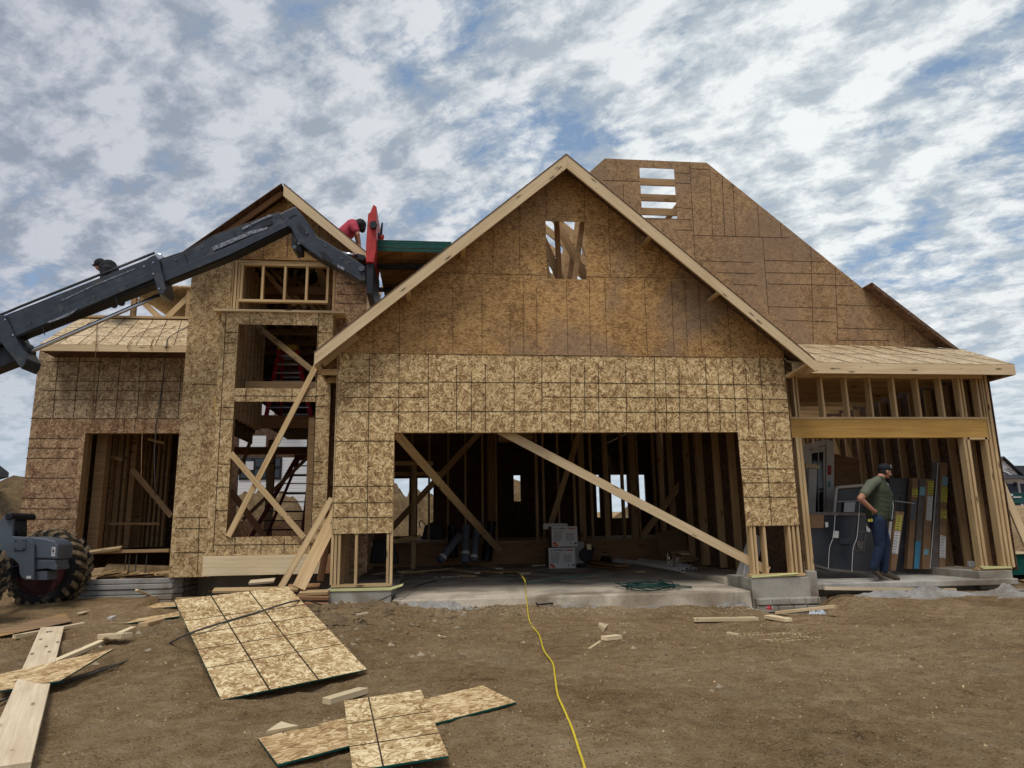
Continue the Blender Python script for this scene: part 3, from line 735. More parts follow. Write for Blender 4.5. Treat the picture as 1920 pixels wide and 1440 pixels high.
p=W(580,900,1.9); stud(V(p.x+.02,1.9,.95),V(p.x+.02,1.9,z0),.12,.14,mat='stud_in')
for px in (507,): x=W(px,900,6).x; stud(V(x,6,.95),V(x,6,3.4),.16,.14,mat='lvl')
board('header',V(W(440,845,6).x,6,W(500,845,6).z),V(-1.5,6,W(500,845,6).z),.17,.12,'lvl',house)
for x in (-1.6,): stud(V(x,6,.95),V(x,6,3.7),.16,.14,mat='lvl')
rg=random.Random(3)
for i in range(8):
    Y=3.4+i*.9; m_=MB(); zb_=5.55
    m_.bar(V(tl+.05,Y,zb_),V(xR-.05,Y,zb_),.12,.038); m_.bar(V(tl+.05,Y,tz(tl,-.2)),V(ga.x,Y,tz(ga.x,-.2)),.12,.038); m_.bar(V(xR-.05,Y,tz(xR,-.2)),V(ga.x,Y,tz(ga.x,-.2)),.12,.038)
    for k in range(4): m_.bar(V(tl+.5+k*.7,Y+.04,zb_),V(tl+.85+k*.7-.2*(k%2),Y+.04,tz(tl+.85+k*.7,-.3)),.08,.036); m_.bar(V(tl+.9+k*.6,Y-.04,zb_),V(tl+.55+k*.6,Y-.04,tz(tl+.55+k*.6,-.3)),.08,.036)
    m_.build('roof_truss','stud_in',house)
wallmesh([V(tl,13.02,6.6),V(xR,13.02,6.6),V(xR,13.02,tz(xR,-.1)),V(ga.x,13.02,tz(ga.x,-.1)),V(tl,13.02,tz(tl,-.1))],[],(0,.02,0)).build('rear_wall','osb_dark',house)
for i in range(9):      # attic framing glimpsed through the upper openings
    Y=2.1+i*.45; mt='pale' if i>4 else 'stud_in'
    zt=W(530,505+7*i,Y).z
    if i in (1,3,6): board('ceiling_joist',V(-4.1,Y,zt-.35),V(-1.1,Y,zt-.35),.16,.038,'redwood',house)
    xx=-2.0+.06*i
    board('attic_web',V(xx+.1*i-.3,Y,zt+.3),V(xx+.55-.1*i,Y,zt-1.3),.08,.035,mt,house)
    board('attic_web',V(-3.3+.13*i,Y+.06,zt+.1),V(-2.6+.12*i,Y+.06,zt-.7),.08,.035,'stud_in',house)
for i in range(7):
    x=-1.95+i*.09; rest.bar(V(x-.02*i,2.0+i*.2,5.2),V(x+.05,2.0+i*.2,6.2),.05,.035)
MB().box(xR-.012,xR,TY+.02,13,4.1,tz(xR,-.05)).build('inner_sheathing','osb_dark',house)
MB().box(tl,tl+.012,6.01,13,4.4,tz(tl,-.05)).build('inner_sheathing','osb_dark',house)
# ---- left wing
WY=2.2
wq=lambda x,y: W(x,y,WY)
wl=wq(55,820).x; wr=tl+.05; wt=wq(200,655).z+.1; wm=wq(200,784.5).z; wb=.60
o0=wq(148,930).x; o1=wq(327,930).x; ot=wq(240,812).z; ob=wq(240,1031).z
S4=lambda L:[(a/4,b/4+640,c/4,d/4+640) for a,b,c,d in L]
sm=lines(S4([(445,65,395,573),(603,65,550,573),(760,70,710,573),(910,65,865,573),(1062,75,1028,573),(1245,75,1195,573),(1370,80,1335,573),(355,152,760,153),(365,298,1395,302),(330,368,1395,374),(370,438,1395,442)]),WY)
wallmesh([V(wl,WY,wm),V(wr,WY,wm),V(wr,WY,wt),V(wl,WY,wt)],[],(0,.012,0),sm).build('wing_sheathing',['osb_wing','seam'],house)
sm=lines(S4([(215,728,590,730),(200,800,585,800),(190,877,580,877),(180,1024,560,1026),(155,1177,550,1178),(150,1255,540,1256),(140,1332,530,1333),(935,585,930,672),(1015,585,1010,672),(1075,585,1070,672),(1175,585,1162,672),(225,578,1380,580),
 (1325,800,1360,800),(1318,870,1350,870),(1305,1015,1340,1016),(1295,1163,1330,1163),(1290,1236,1320,1236),(1280,1310,1312,1310)]),WY)
wallmesh([V(wl,WY,wb),V(o0,WY,wb),V(o0,WY,ot),V(o1,WY,ot),V(o1,WY,wb),V(wr,WY,wb),V(wr,WY,wm-.003),V(wl,WY,wm-.003)],[],(0,.012,0),sm).build('wing_sheathing',['osb_red','seam'],house)
mb=MB().box(wl,wl+.012,WY+.013,13,.6,wt); mb.build('side_sheathing','osb_wing',house)
for x in (o0-.02,o1+.02): stud(V(x,WY+.085,ob),V(x,WY+.085,ot),.038,.14)
board('header',V(o0,WY+.085,ot+.1),V(o1,WY+.085,ot+.1),.2,.12,'stud_in',house)
deck('floor_deck',[V(wl,WY+.02,ob-.05),V(-4.16,WY+.02,ob-.05),V(-4.16,13,ob-.05),V(wl,13,ob-.05)],mats=('osb_gable','seam'))
board('sill_board',V(wq(166,1034).x,WY-.02,ob-.02),V(o1,WY-.02,ob-.02),.05,.14,'stud_in',house)
for px,Y,w in ((158,2.6,.05),(185,2.9,.18),(196,3.0,.05),(208,3.6,.045),(221,3.8,.09),(233,3.8,.05),(247,3.9,.1),(259,4.4,.16),(268,4.4,.05),(276,4.6,.045),(285,4.6,.045),(294,4.6,.045),(303,4.6,.045),(312,4.6,.045)):
    x=W(px,920,Y).x; stud(V(x,Y,ob),V(x,Y,4.3),w,.12,mat='stud_in')
brace((248,880),3.4,(322,968),3.2,.10,'stud_in')
brace((200,855),3.3,(230,862),3.3,.07,'stud_in',name='blocking'); brace((278,823),3.4,(308,831),3.4,.05,'stud',name='blocking'); brace((193,982),3.4,(300,982),3.4,.04,'stud_in',name='blocking')
mb=MB().box(wl,-5.3,5.5,5.52,.6,4.4); mb.build('inner_sheathing','osb_dark',house)
mb=MB().box(wl+.02,-4.2,WY+.2,5.5,4.30,4.32); mb.build('ceiling_deck','osb_dark',house)
board('scrap_board',wq(168,1036)+V(0,-.1,0),wq(232,1027)+V(0,-.1,0),.10,.04,'stud',house,n=(0,-.4,1))
# wing roof
FY=1.7; wa=W(75,648,FY); wb_=W(354,645.5,FY); uY=3.4; wc=W(357,600,uY); wd=W(150,598,uY)
za=W(220,646.5,FY).z
sms=[]
for i in range(7):
    f=.12+i*.13; a=V(wa.x+(wb_.x-wa.x)*f,FY,za); b=V(wd.x+(wc.x-wd.x)*min(1,f+.02),uY,wc.z); sms.append((a,b))
for f in (.3,.62): sms.append((V(wa.x+(wd.x-wa.x)*f,FY+(uY-FY)*f,za+(wc.z-za)*f),V(wb_.x,FY+(uY-FY)*f,za+(wc.z-za)*f)))
deck('wing_roof_deck',[V(wa.x,FY,za),V(tl-.01,FY,za),V(tl-.01,uY,wc.z),V(wd.x,uY,wc.z)],.014,seams=sms)
deck('wing_roof_deck',[V(wa.x,FY,za),V(wd.x,uY,wc.z),V(wd.x,7,wc.z),V(wa.x,9,za)],.014)
slant('fascia_board',[V(wa.x,FY,za-.005),V(tl-.005,FY,za-.005),V(tl-.005,FY,za-.12),V(wa.x,FY,za-.12)],(0,.038,0),'fascia')
mb=MB().box(wa.x,tl-.01,FY+.04,WY-.002,za-.115,za-.10); mb.build('soffit_panel','osb_dark',house)
aq=lambda x,y:W(x,y,uY)
board('attic_plate',V(wd.x,uY,wc.z+.03),V(tl-.02,uY,wc.z+.03),.045,.12,'stud',house)
zt=aq(330,540).z
for px in (251,353): x=aq(px,575).x; stud(V(x,uY,wc.z+.05),V(x,uY,zt),.09 if px<300 else .07,.09)
brace((262,560),uY+.06,(300,597),uY+.06,.11,'stud'); brace((354,556),uY+.06,(312,597),uY+.06,.11,'stud')
deck('attic_deck',[V(aq(228,570).x,uY-.1,zt+.02),V(tl-.02,uY-.1,zt+.02),V(tl-.02,7.5,zt+.25),V(aq(228,570).x,7.5,zt+.25)],.03,mats=('osb_roof','seam'))
deck('attic_deck',[V(wd.x,4.4,wc.z+.1),V(tl-.02,4.4,wc.z+.1),V(tl-.02,7.2,wc.z+.75),V(wd.x,7.2,wc.z+.75)],.014)
tag(rest.build('stud','stud_in',house),kind='stuff')
# porch foundation in front of the wing doorway
a=G(160,1092,.25)
fx0,fx1=W(150,1090,1.25).x,W(336,1090,1.25).x; z1=W(300,1084,1.25).z
mb=MB()
for k in range(5):
    zz=z1-k*.085; o=random.uniform(0,.03)
    mb.box(fx0,fx1-.07-o,1.25-o,1.33,zz-.078,zz); 
    mb.extr([V(fx1-.07-o,1.25-o,zz-.078),V(fx1+.03-o,1.42,zz-.078),V(fx1+.03-o,1.42,zz),V(fx1-.07-o,1.25-o,zz)],(0,.08,0))
    mb.box(fx1-.05,fx1+.03-o,1.43,WY-.02,zz-.078,zz)
mb.box(fx0,fx1-.09,1.33,1.36,-.2,z1-.01)
mb.build('porch_foundation','rubble',house,bevel=.012)
mb=MB(); 
mb.hexa([(fx0,1.365,.0),(fx1-.06,1.365,.0),(fx1-.06,WY-.01,0),(fx0,WY-.01,0),(fx0,1.365,.33),(fx1-.06,1.365,.33),(fx1-.06,WY-.01,.72),(fx0,WY-.01,.80)]); 
mb.build('backfill','dirt',house)
for px in (233,240,253,272): 
    p=W(px,1070,1.9); MB().tube([V(p.x,1.9,.4),V(p.x+.01,1.9,W(px,1040,1.9).z)],.008,6).build('rebar_stub','hose',house)
# triangular vented foam strips on the sill plates
P=[W(618,1104.5,-.06),W(733,1101,-.06),W(757,1094,-.10),W(754,1099,-.10),W(730,1107,-.06),W(618,1109,-.06)]
MB().extr([P[0],P[1],P[2],P[3],P[4],P[5]],(0,.02,0)).build('sill_foam','foam',house)
P=[W(1410,1079,-.06),W(1492,1074,-.06),W(1500,1075,-.08),W(1492,1080,-.06),W(1410,1083.5,-.06)]
MB().extr(P,(0,.02,0)).build('sill_foam','foam',house)
P=[W(1836,1061,PY-.03),W(1897,1062,PY-.03),W(1897,1065,PY-.03),W(1845,1067,PY-.03)]
MB().extr(P,(0,.02,0)).build('sill_foam','foam',house)
# cords dangling over the wing wall
def cord(name,pts,r,mat,label,cat,group=None,seg=6,nn=6,parent=None):
    o=MB().tube(catmull(pts,nn),r,seg).build(name,mat,parent,smooth=True)
    if label: tag(o,label,cat,group)
    return o
wY=1.66
cord('hanging_cord',[V(*W(182,600,3.2)),V(*W(180,648,wY)),V(*W(176,730,2.15)),V(*W(172,790,2.15)),V(*W(182,808,2.15)),V(*W(200,811,2.15)),V(*W(214,800,2.15)),V(*W(228,730,2.15)),V(*W(240,668,1.9)),W(241,646,wY),W(262,625,2.3),W(312,608,3.0)],.007,'redwood','brown cord looped over the doorway of the left wing','cord')
cord('hanging_cord',[W(330,612,2.9),W(292,632,2.2),W(283,648,wY),W(279,670,2.1),W(270,780,2.15),W(266,830,2.15),W(265,900,2.1)],.007,'redwood','thin brown cord hanging straight down into the doorway of the left wing','cord')
cord('hanging_cord',[W(352,612,2.9),W(318,632,2.2),W(312,648,wY),W(308,690,2.1),W(296,780,2.15),W(290,840,2.15),W(291,930,2.1)],.008,'hose','grey cord hanging down the wing wall nearest the tower','cord')
# ================================================================= GROUND, SKY, LIGHT
def axis(lims):
    out=[]
    for a,b,s in lims:
        n=max(1,int(round((b-a)/s))); out+=[a+(b-a)*k/n for k in range(n)]
    return out+[lims[-1][1]]
xs=axis([(-900,-60,120),(-60,-20,4),(-20,-9,.5),(-9,-5,.14),(-5,3,.045),(3,8.5,.08),(8.5,14,.25),(14,40,1.5),(40,100,10),(100,900,100)])
ys=axis([(-60,-12,4),(-12,-8.5,.3),(-8.5,-4,.045),(-4,1.1,.06),(1.1,3,.25),(3,20,1),(20,60,3),(60,1500,120)])
vs=[];fs=[]
inh=lambda x,y: (-.6<x<5.0 and y>-.1) or (6.1<x<9.7 and y>.35) or (-4.15<x<-1.4 and y>.75)
for y in ys:
    for x in xs:
        z=hn(x,y) if abs(x)<101 and y<60 else (.5 if x<10 else 2.66)
        if -.75<x<5.1 and y>-.02: z=min(z,-.15)
        if 6.2<x<9.7 and y>.4: z=min(z,-.1)
        if 5.0<x<6.0 and y>.0: z=min(z,-.1)
        if -.4<x<1.0 and -.62<y<.2: z-=.16*math.exp(-((x-.25)/.4)**2-((y+.22)/.2)**2)
        if -4.3<x<-1.5 and y>.25: z-=.55*sstep(.25,.8,y)
        if y>.7 and -3.95<x<9.75 and y<12.8: z=min(z,.1)
        if x<=-3.95 and y>2.25 and x>-7 and y<13: z=min(z,.4)
        vs.append((x,y,z))
nx=len(xs)
for j in range(len(ys)-1):
    for i in range(nx-1):
        a=j*nx+i; fs.append((a,a+1,a+nx+1,a+nx))
me=bpy.data.meshes.new('ground'); me.from_pydata(vs,[],fs); me.materials.append(M['dirt']); me.polygons.foreach_set('use_smooth',[True]*len(fs))
g=bpy.data.objects.new('ground',me); COL.objects.link(g); tag(g,kind='structure')
# loose stones and wood crumbs trodden into the yard
def gravel(name,n,reg,size,mats,wts):
    mb=MB()
    for _ in range(n):
        x=random.uniform(reg[0],reg[1]); t=random.random()**.7; y=reg[2]+(reg[3]-reg[2])*t
        if -.6<x<5 and y>-.25: continue
        if x<-3.2 and y>.6: continue
        z=hn(x,y); r=random.choice(size)*random.uniform(.6,1.4); a=random.uniform(0,6.28)
        mi=random.choices(range(len(mats)),wts)[0]
        pts=[]
        for k in range(5):
            th=a+k*1.2566; q=r*random.uniform(.6,1.2); pts.append((x+q*math.cos(th),y+q*math.sin(th)*.8,z-.003))
        top=(x+random.uniform(-.3,.3)*r,y,z+r*random.uniform(.4,.8))
        i=len(mb.v); mb.v+=pts+[top]
        for k in range(5): mb.f.append((i+k,i+(k+1)%5,i+5)); mb.m.append(mi)
    o=mb.build(name,mats); return tag(o,kind='stuff')
M['stone']=plain('stone_chips',(.31,.25,.17),.9,var=.4,scale=2)
M['clod']=plain('earth_clods',(.17,.12,.065),.95,var=.35,scale=3)
M['straw']=plain('wood_crumbs',(.52,.40,.22),.9,var=.3,scale=3)
gravel('gravel',26000,(-6,8,-8.3,-.2),(.003,.005,.007,.010),['stone','clod','straw'],(.3,.55,.15))
gravel('earth_clods',2600,(-3.6,1.2,-4.2,.2),(.01,.018,.028,.04),['clod','stone'],(.92,.08))
gravel('footing_clods',420,(-2.0,-.5,-2.6,-.25),(.03,.045,.06,.075),['clod'],(1,))
gravel('rut_clods',700,(1.5,8,-6.5,-1.5),(.012,.018,.028),['clod','stone'],(.9,.1))
gravel('gravel_strip',2600,(-.2,6.8,-1.1,-.15),(.008,.012,.018),['stone','clod'],(.75,.25))
# sawdust where boards were cut
def dust(cx,cy,sx,sy,nn,name='sawdust'):
    mb=MB()
    for _ in range(nn):
        x=random.gauss(cx,sx); y=random.gauss(cy,sy); z=hn(x,y); r=random.uniform(.004,.010); a=random.uniform(0,6)
        mb.poly([(x+r*math.cos(a),y+r*math.sin(a),z+.004),(x+r*math.cos(a+2.1),y+r*math.sin(a+2.1),z+.006),(x+r*math.cos(a+4.2),y+r*math.sin(a+4.2),z+.009)])
    return tag(mb.build(name,'straw'),kind='stuff')
for (px,py,sx,sy,nn) in ((1440,1190,.35,.14,900),(1480,1198,.2,.06,500),(1165,1170,.25,.12,350),(1785,1142,.35,.10,400),(1200,1195,.3,.15,250)):
    p=GH(px,py); dust(p.x,p.y,sx,sy,nn)
# spoil heaps
def heap(name,cx,cy,rx,ry,hh,seed,mat='dirt2',sharp=1.0,z0=None,n=70,lump=.5):
    vs=[];fs=[]; z0=h(cx,cy)-.4 if z0 is None else z0
    small=rx<3
    for j in range(n+1):
        for i in range(n+1):
            u=-1+2*i/n; v=-1+2*j/n; r=math.hypot(u,v)
            z=hh*max(0,1-r**1.3)**sharp
            k=noise.fractal(V(u*2.6+seed,v*2.6,seed),1.0,2.0,6)
            z+=hh*lump*k*max(0,1-r)**.6+ (hh*.25 if rx<3 else .12)*noise.noise(V(u*17,v*17*ry/rx+seed,seed))*max(0,1-r)
            vs.append((cx+u*rx,cy+v*ry,(hn(cx+u*rx,cy+v*ry)-.05+z*(1.0 if r<1 else 0)) if small else z0+z))
    for j in range(n):
        for i in range(n):
            a=j*(n+1)+i; fs.append((a,a+1,a+n+2,a+n+1))
    me=bpy.data.meshes.new(name); me.from_pydata(vs,[],fs); me.materials.append(M[mat]); me.polygons.foreach_set('use_smooth',[True]*len(fs))
    o=bpy.data.objects.new(name,me); COL.objects.link(o); return tag(o,kind='structure')
heap('dirt_mound',-15,17,7,4,2.4,1.1)
heap('dirt_mound',-7.6,20,4.5,3.0,3.3,3.7)
heap('dirt_mound',-1.9,20,4.2,3.5,3.6,5.2)
heap('dirt_mound',4.5,22,5,4,3.2,8.1)
heap('dirt_mound',10.5,22,5,4,2.3,2.9)
heap('concrete_rubble',7.7,-.22,1.5,.24,.13,4.4,'rubble',lump=.8,n=90)
heap('concrete_rubble',9.1,-.30,.9,.26,.12,6.4,'rubble',lump=.8)
heap('concrete_rubble',9.3,-2.15,.5,.33,.15,7.7,'rubble',lump=.6)
heap('concrete_rubble',.1,-.33,.75,.20,.11,9.1,'rubble',lump=1.0)
heap('concrete_rubble',4.6,-.34,.6,.16,.08,2.1,'rubble',lump=1.0)
heap('concrete_rubble',2.6,-.34,1.6,.15,.06,5.5,'rubble',lump=1.0)
# sky
SUN_EL,SUN_AZ=rad(62),rad(205)       # azimuth from +y toward +x: high, behind the camera
sd_=V(math.sin(SUN_AZ)*math.cos(SUN_EL),math.cos(SUN_AZ)*math.cos(SUN_EL),math.sin(SUN_EL))
w=bpy.data.worlds.new('World'); sc.world=w; w.use_nodes=True; nt=w.node_tree; n=N(nt); nt.nodes.clear()
sky=n('TexSky'); sky.sky_type='NISHITA'; sky.sun_disc=False; sky.sun_elevation=SUN_EL; sky.sun_rotation=SUN_AZ; sky.air_density=1.0; sky.dust_density=1.2; sky.ozone_density=1.5
d=n('TexCoord').outputs['Generated']; sp=n('SeparateXYZ',{0:d})
zz=n.math('ADD',n.math('MAXIMUM',sp.outputs[2],0.0),.27)
cv=n('CombineXYZ',{0:n.math('DIVIDE',sp.outputs[0],zz),1:n.math('DIVIDE',sp.outputs[1],zz),2:0.0}).outputs[0]
rot=n('VectorRotate',{'Vector':cv,'Angle':rad(35)},rotation_type='Z_AXIS').outputs[0]
st=n('VectorMath',{0:rot,1:(.72,1.0,1)},operation='MULTIPLY').outputs[0]
big=n('TexNoise',{'Vector':st,'Scale':2.2,'Detail':3.0,'Distortion':.1},noise_dimensions='2D').outputs[0]
med=n('TexNoise',{'Vector':st,'Scale':11.0,'Detail':8.0,'Roughness':.66,'Distortion':.1},noise_dimensions='2D').outputs[0]
f=n.math('ADD',n.math('MULTIPLY',big,.55),n.math('MULTIPLY',med,.60))
hz_=n.ramp(sp.outputs[2],[(.0,1.0),(.10,.55),(.28,.0)])
f2=n.math('ADD',f,n.math('MULTIPLY',hz_,.14))
cover=n.ramp(f2,[(.41,0.10),(.47,.56),(.55,.95),(1.0,1.0)])
dens=n('TexNoise',{'Vector':n('VectorMath',{0:st,1:(.045,.04,0)},operation='ADD').outputs[0],'Scale':11.0,'Detail':8.0,'Roughness':.60,'Distortion':.1},noise_dimensions='2D').outputs[0]
sh=n.math('ADD',n.math('MULTIPLY',n.math('SUBTRACT',med,dens),1.1),n.math('ADD',n.math('ADD',n.math('MULTIPLY',big,.45),n.math('MULTIPLY',med,.35)),.11))
cl=n.ramp(sh,[(.32,(.32,.365,.415)),(.50,(.45,.485,.525)),(.70,(.62,.64,.66))])
sdn=n('VectorMath',{0:d,1:tuple(V(math.sin(rad(34))*math.cos(rad(26)),math.cos(rad(34))*math.cos(rad(26)),math.sin(rad(26))))},operation='DOT_PRODUCT').outputs['Value']
glow=n.math('ADD',n.math('MULTIPLY',n.math('POWER',n.math('MAXIMUM',sdn,0.0),4.0),.42),.60)
cl=n('VectorMath',{0:cl,1:n('CombineXYZ',{0:glow,1:glow,2:n.math('ADD',n.math('MULTIPLY',glow,.8),.17)}).outputs[0]},operation='MULTIPLY').outputs[0]
hc=n.mix(n.ramp(sp.outputs[2],[(.0,.85),(.22,0.0)]),cl,(.40,.475,.53))
blue=n.mix(.55,n('VectorMath',{0:sky.outputs[0],1:(.12,.12,.12)},operation='MULTIPLY').outputs[0],(.135,.215,.325))
bs=n('Background',{0:blue,1:1.0}); bc=n('Background',{0:hc,1:1.0})
ms=n('MixShader',{0:cover,1:bs.outputs[0],2:bc.outputs[0]})
ow=n('OutputWorld'); nt.links.new(ms.outputs[0],ow.inputs[0])
L=bpy.data.lights.new('sun','SUN'); L.energy=1.5; L.angle=rad(22); L.color=(1,.95,.88)
lo_=bpy.data.objects.new('sun',L); COL.objects.link(lo_); lo_.rotation_euler=sd_.to_track_quat('Z','Y').to_euler()
sc.view_settings.view_transform='Standard'; sc.view_settings.look='None'; sc.view_settings.gamma=1; sc.view_settings.exposure=.55
# ================================================================= TELEHANDLER
tele=thing('telehandler',(-6.6,.4,.2),'dark grey telehandler reaching its long bent boom over the left wing to the roof','telehandler')
BYY=.35
def bp(px,py,Y=BYY): return W(px,py,Y)
def prof(name,pts,y0,y1,mat,par=tele,bevel=.012,mb=None):
    P=[bp(a,b,y0) for a,b in pts]; P=[V(p.x,y0,p.z) for p in P]
    if mb is not None: mb.extr(P,(0,y1-y0,0)); return mb
    return MB().extr(P,(0,y1-y0,0)).build(name,mat,par,bevel=bevel)
# outer boom section: side plate with chamfered lower edge, dark underside
prof('boom_section',[(-60,618),(283,482),(300,522),(297,529),(46,625),(-60,668)],.17,.43,'steel_dk',bevel=.02)
prof('boom_side_plate',[(-60,622),(280,486),(294,521),(-60,672)],.145,.169,'steel',bevel=.006)
prof('boom_chamfer',[(-60,652),(290,507),(296,519),(-60,668)],.125,.144,'steel',bevel=.008)
# inner section
prof('boom_section',[(296,486),(345,470),(400,440),(520,397),(548,404),(548,425),(440,478),(309,529)],.20,.41,'steel_dk',bevel=.015)
prof('boom_side_plate',[(302,488),(350,472),(400,444),(522,400),(540,412),(540,422),(430,474),(308,524)],.182,.199,'steel',bevel=.006)
prof('boom_chamfer',[(305,512),(430,462),(540,410),(540,424),(430,478),(308,528)],.165,.181,'steel',bevel=.006)
prof('boom_slot',[(489,421),(507,412),(512,415),(508,421),(492,427)],.160,.164,'steel_dk',bevel=0)
prof('worn_slide_strip',[(398,463),(470,433),(504,425),(500,430),(470,440),(400,470)],.158,.1635,'worn',bevel=0)
prof('worn_slide_strip',[(452,428),(505,402),(512,404),(480,417),(455,431)],.160,.164,'worn',bevel=0)
prof('worn_slide_strip',[(88,604),(132,585),(148,577),(130,592),(92,605)],.118,.1235,'worn',bevel=0)
prof('worn_slide_strip',[(118,561),(180,532),(255,502),(250,506),(175,537),(112,566)],.138,.1435,'worn',bevel=0)
# collars
prof('boom_collar',[(-8,592),(8,590),(38,650),(50,672),(46,684),(40,692),(-22,612)],.09,.51,'steel')
prof('boom_collar',[(276,484),(290,477),(298,487),(311,541),(307,552),(297,551),(291,530)],.10,.50,'steel')
for px,py in ((9,599),(24,628),(287,492),(287,513),(298,541),(270,499)):
    MB().tube([V(bp(px,py,.08).x,.08,bp(px,py,.08).z),V(bp(px,py,.08).x,.11,bp(px,py,.08).z)],.012,10).build('bolt','chrome',tele)
prof('pulley',[(288,478),(296,474),(303,476),(306,482),(302,487),(292,486)],.25,.45,'chrome')
# hose bundle running above, silver tension rod below
mb=MB(); 
for k in (0,1,2): mb.tube([bp(-60,615-k,.24+k*.05),bp(12,587-k,.24+k*.05),bp(40,575-k,.24+k*.05),bp(200,511-k,.24+k*.05),bp(290,475-k,.24+k*.05)],.013,8)
mb.build('hose_bundle','black',tele,smooth=True)
MB().tube([bp(-60,708),bp(46,664),bp(300,553)],.034,14).build('lift_rod','chrome',tele,smooth=True)
prof('rod_bracket',[(46,640),(52,650),(50,668),(40,674),(-60,712),(-60,664),(30,642)],.22,.48,'steel_dk')
MB().tube([bp(20,668,.3),bp(32,666,.3),bp(31,673,.3),bp(22,676,.3)],.006,6).build('hose_bundle','black',tele)
# gooseneck
goose=[(522,401),(553,386),(594,442),(672,490),(686,500),(686,528),(675,527),(640,505),(600,484),(572,464),(556,452),(546,428),(538,423)]
prof('gooseneck',goose,.17,.45,'steel',bevel=.02)
prof('gooseneck_slot',[(556,421),(562,419),(579,438),(577,443),(569,440),(557,427)],.164,.169,'steel_dk',bevel=0)
prof('gooseneck_slot',[(598,471),(610,472),(624,490),(619,493),(606,484)],.164,.169,'steel_dk',bevel=0)
prof('gooseneck_rib',[(540,404),(550,399),(556,403),(549,404),(542,409)],.158,.169,'steel',bevel=0)
prof('tilt_link',[(546,430),(556,446),(566,462),(566,473),(552,469),(546,462)],.22,.48,'steel_dk')
for px,py,r in ((552,463,.03),(677.5,503.5,.045),(560,456,.02)):
    c=bp(px,py,.13); MB().tube([V(c.x,.13,c.z),V(c.x,.56,c.z)],r,16).build('pin','steel_lt',tele,smooth=False)
MB().tube([bp(640,474,.35),bp(672,480,.35)],.028,12).build('cylinder_rod','chrome',tele,smooth=True)
prof('tilt_cylinder',[(668,474),(684,478),(686,484),(682,489),(671,486)],.27,.43,'steel_dk')
MB().tube([bp(550,444,.16),bp(556,455,.14),bp(566,460,.15)],.012,8).build('hose_bundle','black',tele,smooth=True)
# fork carriage, seen edge on
prof('carriage',[(700,383),(706,387),(706,400),(705,470),(701,492),(686,491),(686,460),(690,400),(694,398)],-.25,.05,'red')
prof('carriage',[(700,386),(706,387),(706,400),(705,470),(701,492),(688,491),(688,460),(692,400),(696,398)],.06,1.0,'red')
prof('fork_frame',[(687,492),(702,492),(700,520),(699,553),(687,551)],-.2,.9,'steel_dk')
c=bp(700.5,423,-.27); MB().tube([V(c.x,-.32,c.z),V(c.x,-.25,c.z)],.062,8).build('pivot_nut','steel_dk',tele)
prof('load_guard',[(711,442),(715,417),(718,416),(716,444)],.5,.58,'steel_dk'); prof('load_guard',[(706,432),(712,438),(712,445),(706,446)],.45,.6,'steel_dk'); prof('load_guard',[(712,441),(720,439),(720,443),(718,447),(712,446)],.46,.55,'red')
ztop=None
sx0=bp(703,500,.0).x; sx1=sx0+1.235; sy0,sy1=.02,2.46
szt=W(706,449,sy0).z; szb=W(706,470,sy0).z
for Y in (.55,1.75): board('fork',V(sx0-.12,Y,szb-.075),V(sx0+1.15,Y,szb-.075),.13,.05,'steel_dk',tele,n=(0,0,1))
board('fork_shank',V(sx0-.10,.55,szb-.1),V(sx0-.10,.55,szb+.5),.06,.13,'steel_dk',tele); board('fork_shank',V(sx0-.10,1.75,szb-.1),V(sx0-.10,1.75,szb+.5),.06,.13,'steel_dk',tele)
board('fork_bar',V(sx0-.10,-.1,szb+.12),V(sx0-.10,2.0,szb+.12),.14,.05,'steel_dk',tele,n=(1,0,0))
# chassis front frame
R6=lambda L:[(a/7.2,b/7.2+950) for a,b in L]
prof('front_frame',R6([(-300,250),(0,200),(50,130),(90,85),(140,90),(178,130),(165,400),(380,410),(460,510),(450,990),(350,990),(290,960),(260,900),(250,780),(170,700),(90,690),(-300,690)]),.10,.16,'steel_lt',bevel=.01)
prof('front_frame',R6([(-300,250),(0,200),(60,140),(150,180),(150,400),(-300,640)]),.17,.6,'steel')
prof('axle_cover',R6([(365,410),(450,408),(640,432),(740,462),(783,520),(770,712),(600,704),(450,704),(365,704)]),.165,.62,'steel_lt',bevel=.02)
prof('axle_housing',R6([(440,712),(752,716),(752,780),(770,800),(762,856),(690,850),(640,838),(440,856)]),.18,.56,'steel_lt')
prof('axle_bracket',R6([(440,870),(640,870),(634,990),(440,994)]),.20,.50,'steel_lt',bevel=.006)
prof('cover_plate',R6([(190,430),(330,430),(345,450),(340,570),(320,585),(190,590),(175,575),(178,450)]),.085,.099,'steel_lt',bevel=.004)
for a,b in ((210,455),(320,455),(205,568),(318,560)):
    p=W(a/7.2,b/7.2+950,.08); MB().tube([V(p.x,.075,p.z),V(p.x,.09,p.z)],.008,8).build('bolt','steel_dk',tele)
prof('mast_pin',R6([(60,110),(100,80),(140,85),(165,120),(150,170),(70,180)]),.05,.7,'steel_dk')
prof('hook',R6([(165,400),(180,345),(215,325),(250,345),(262,395)]),.25,.45,'steel_dk')
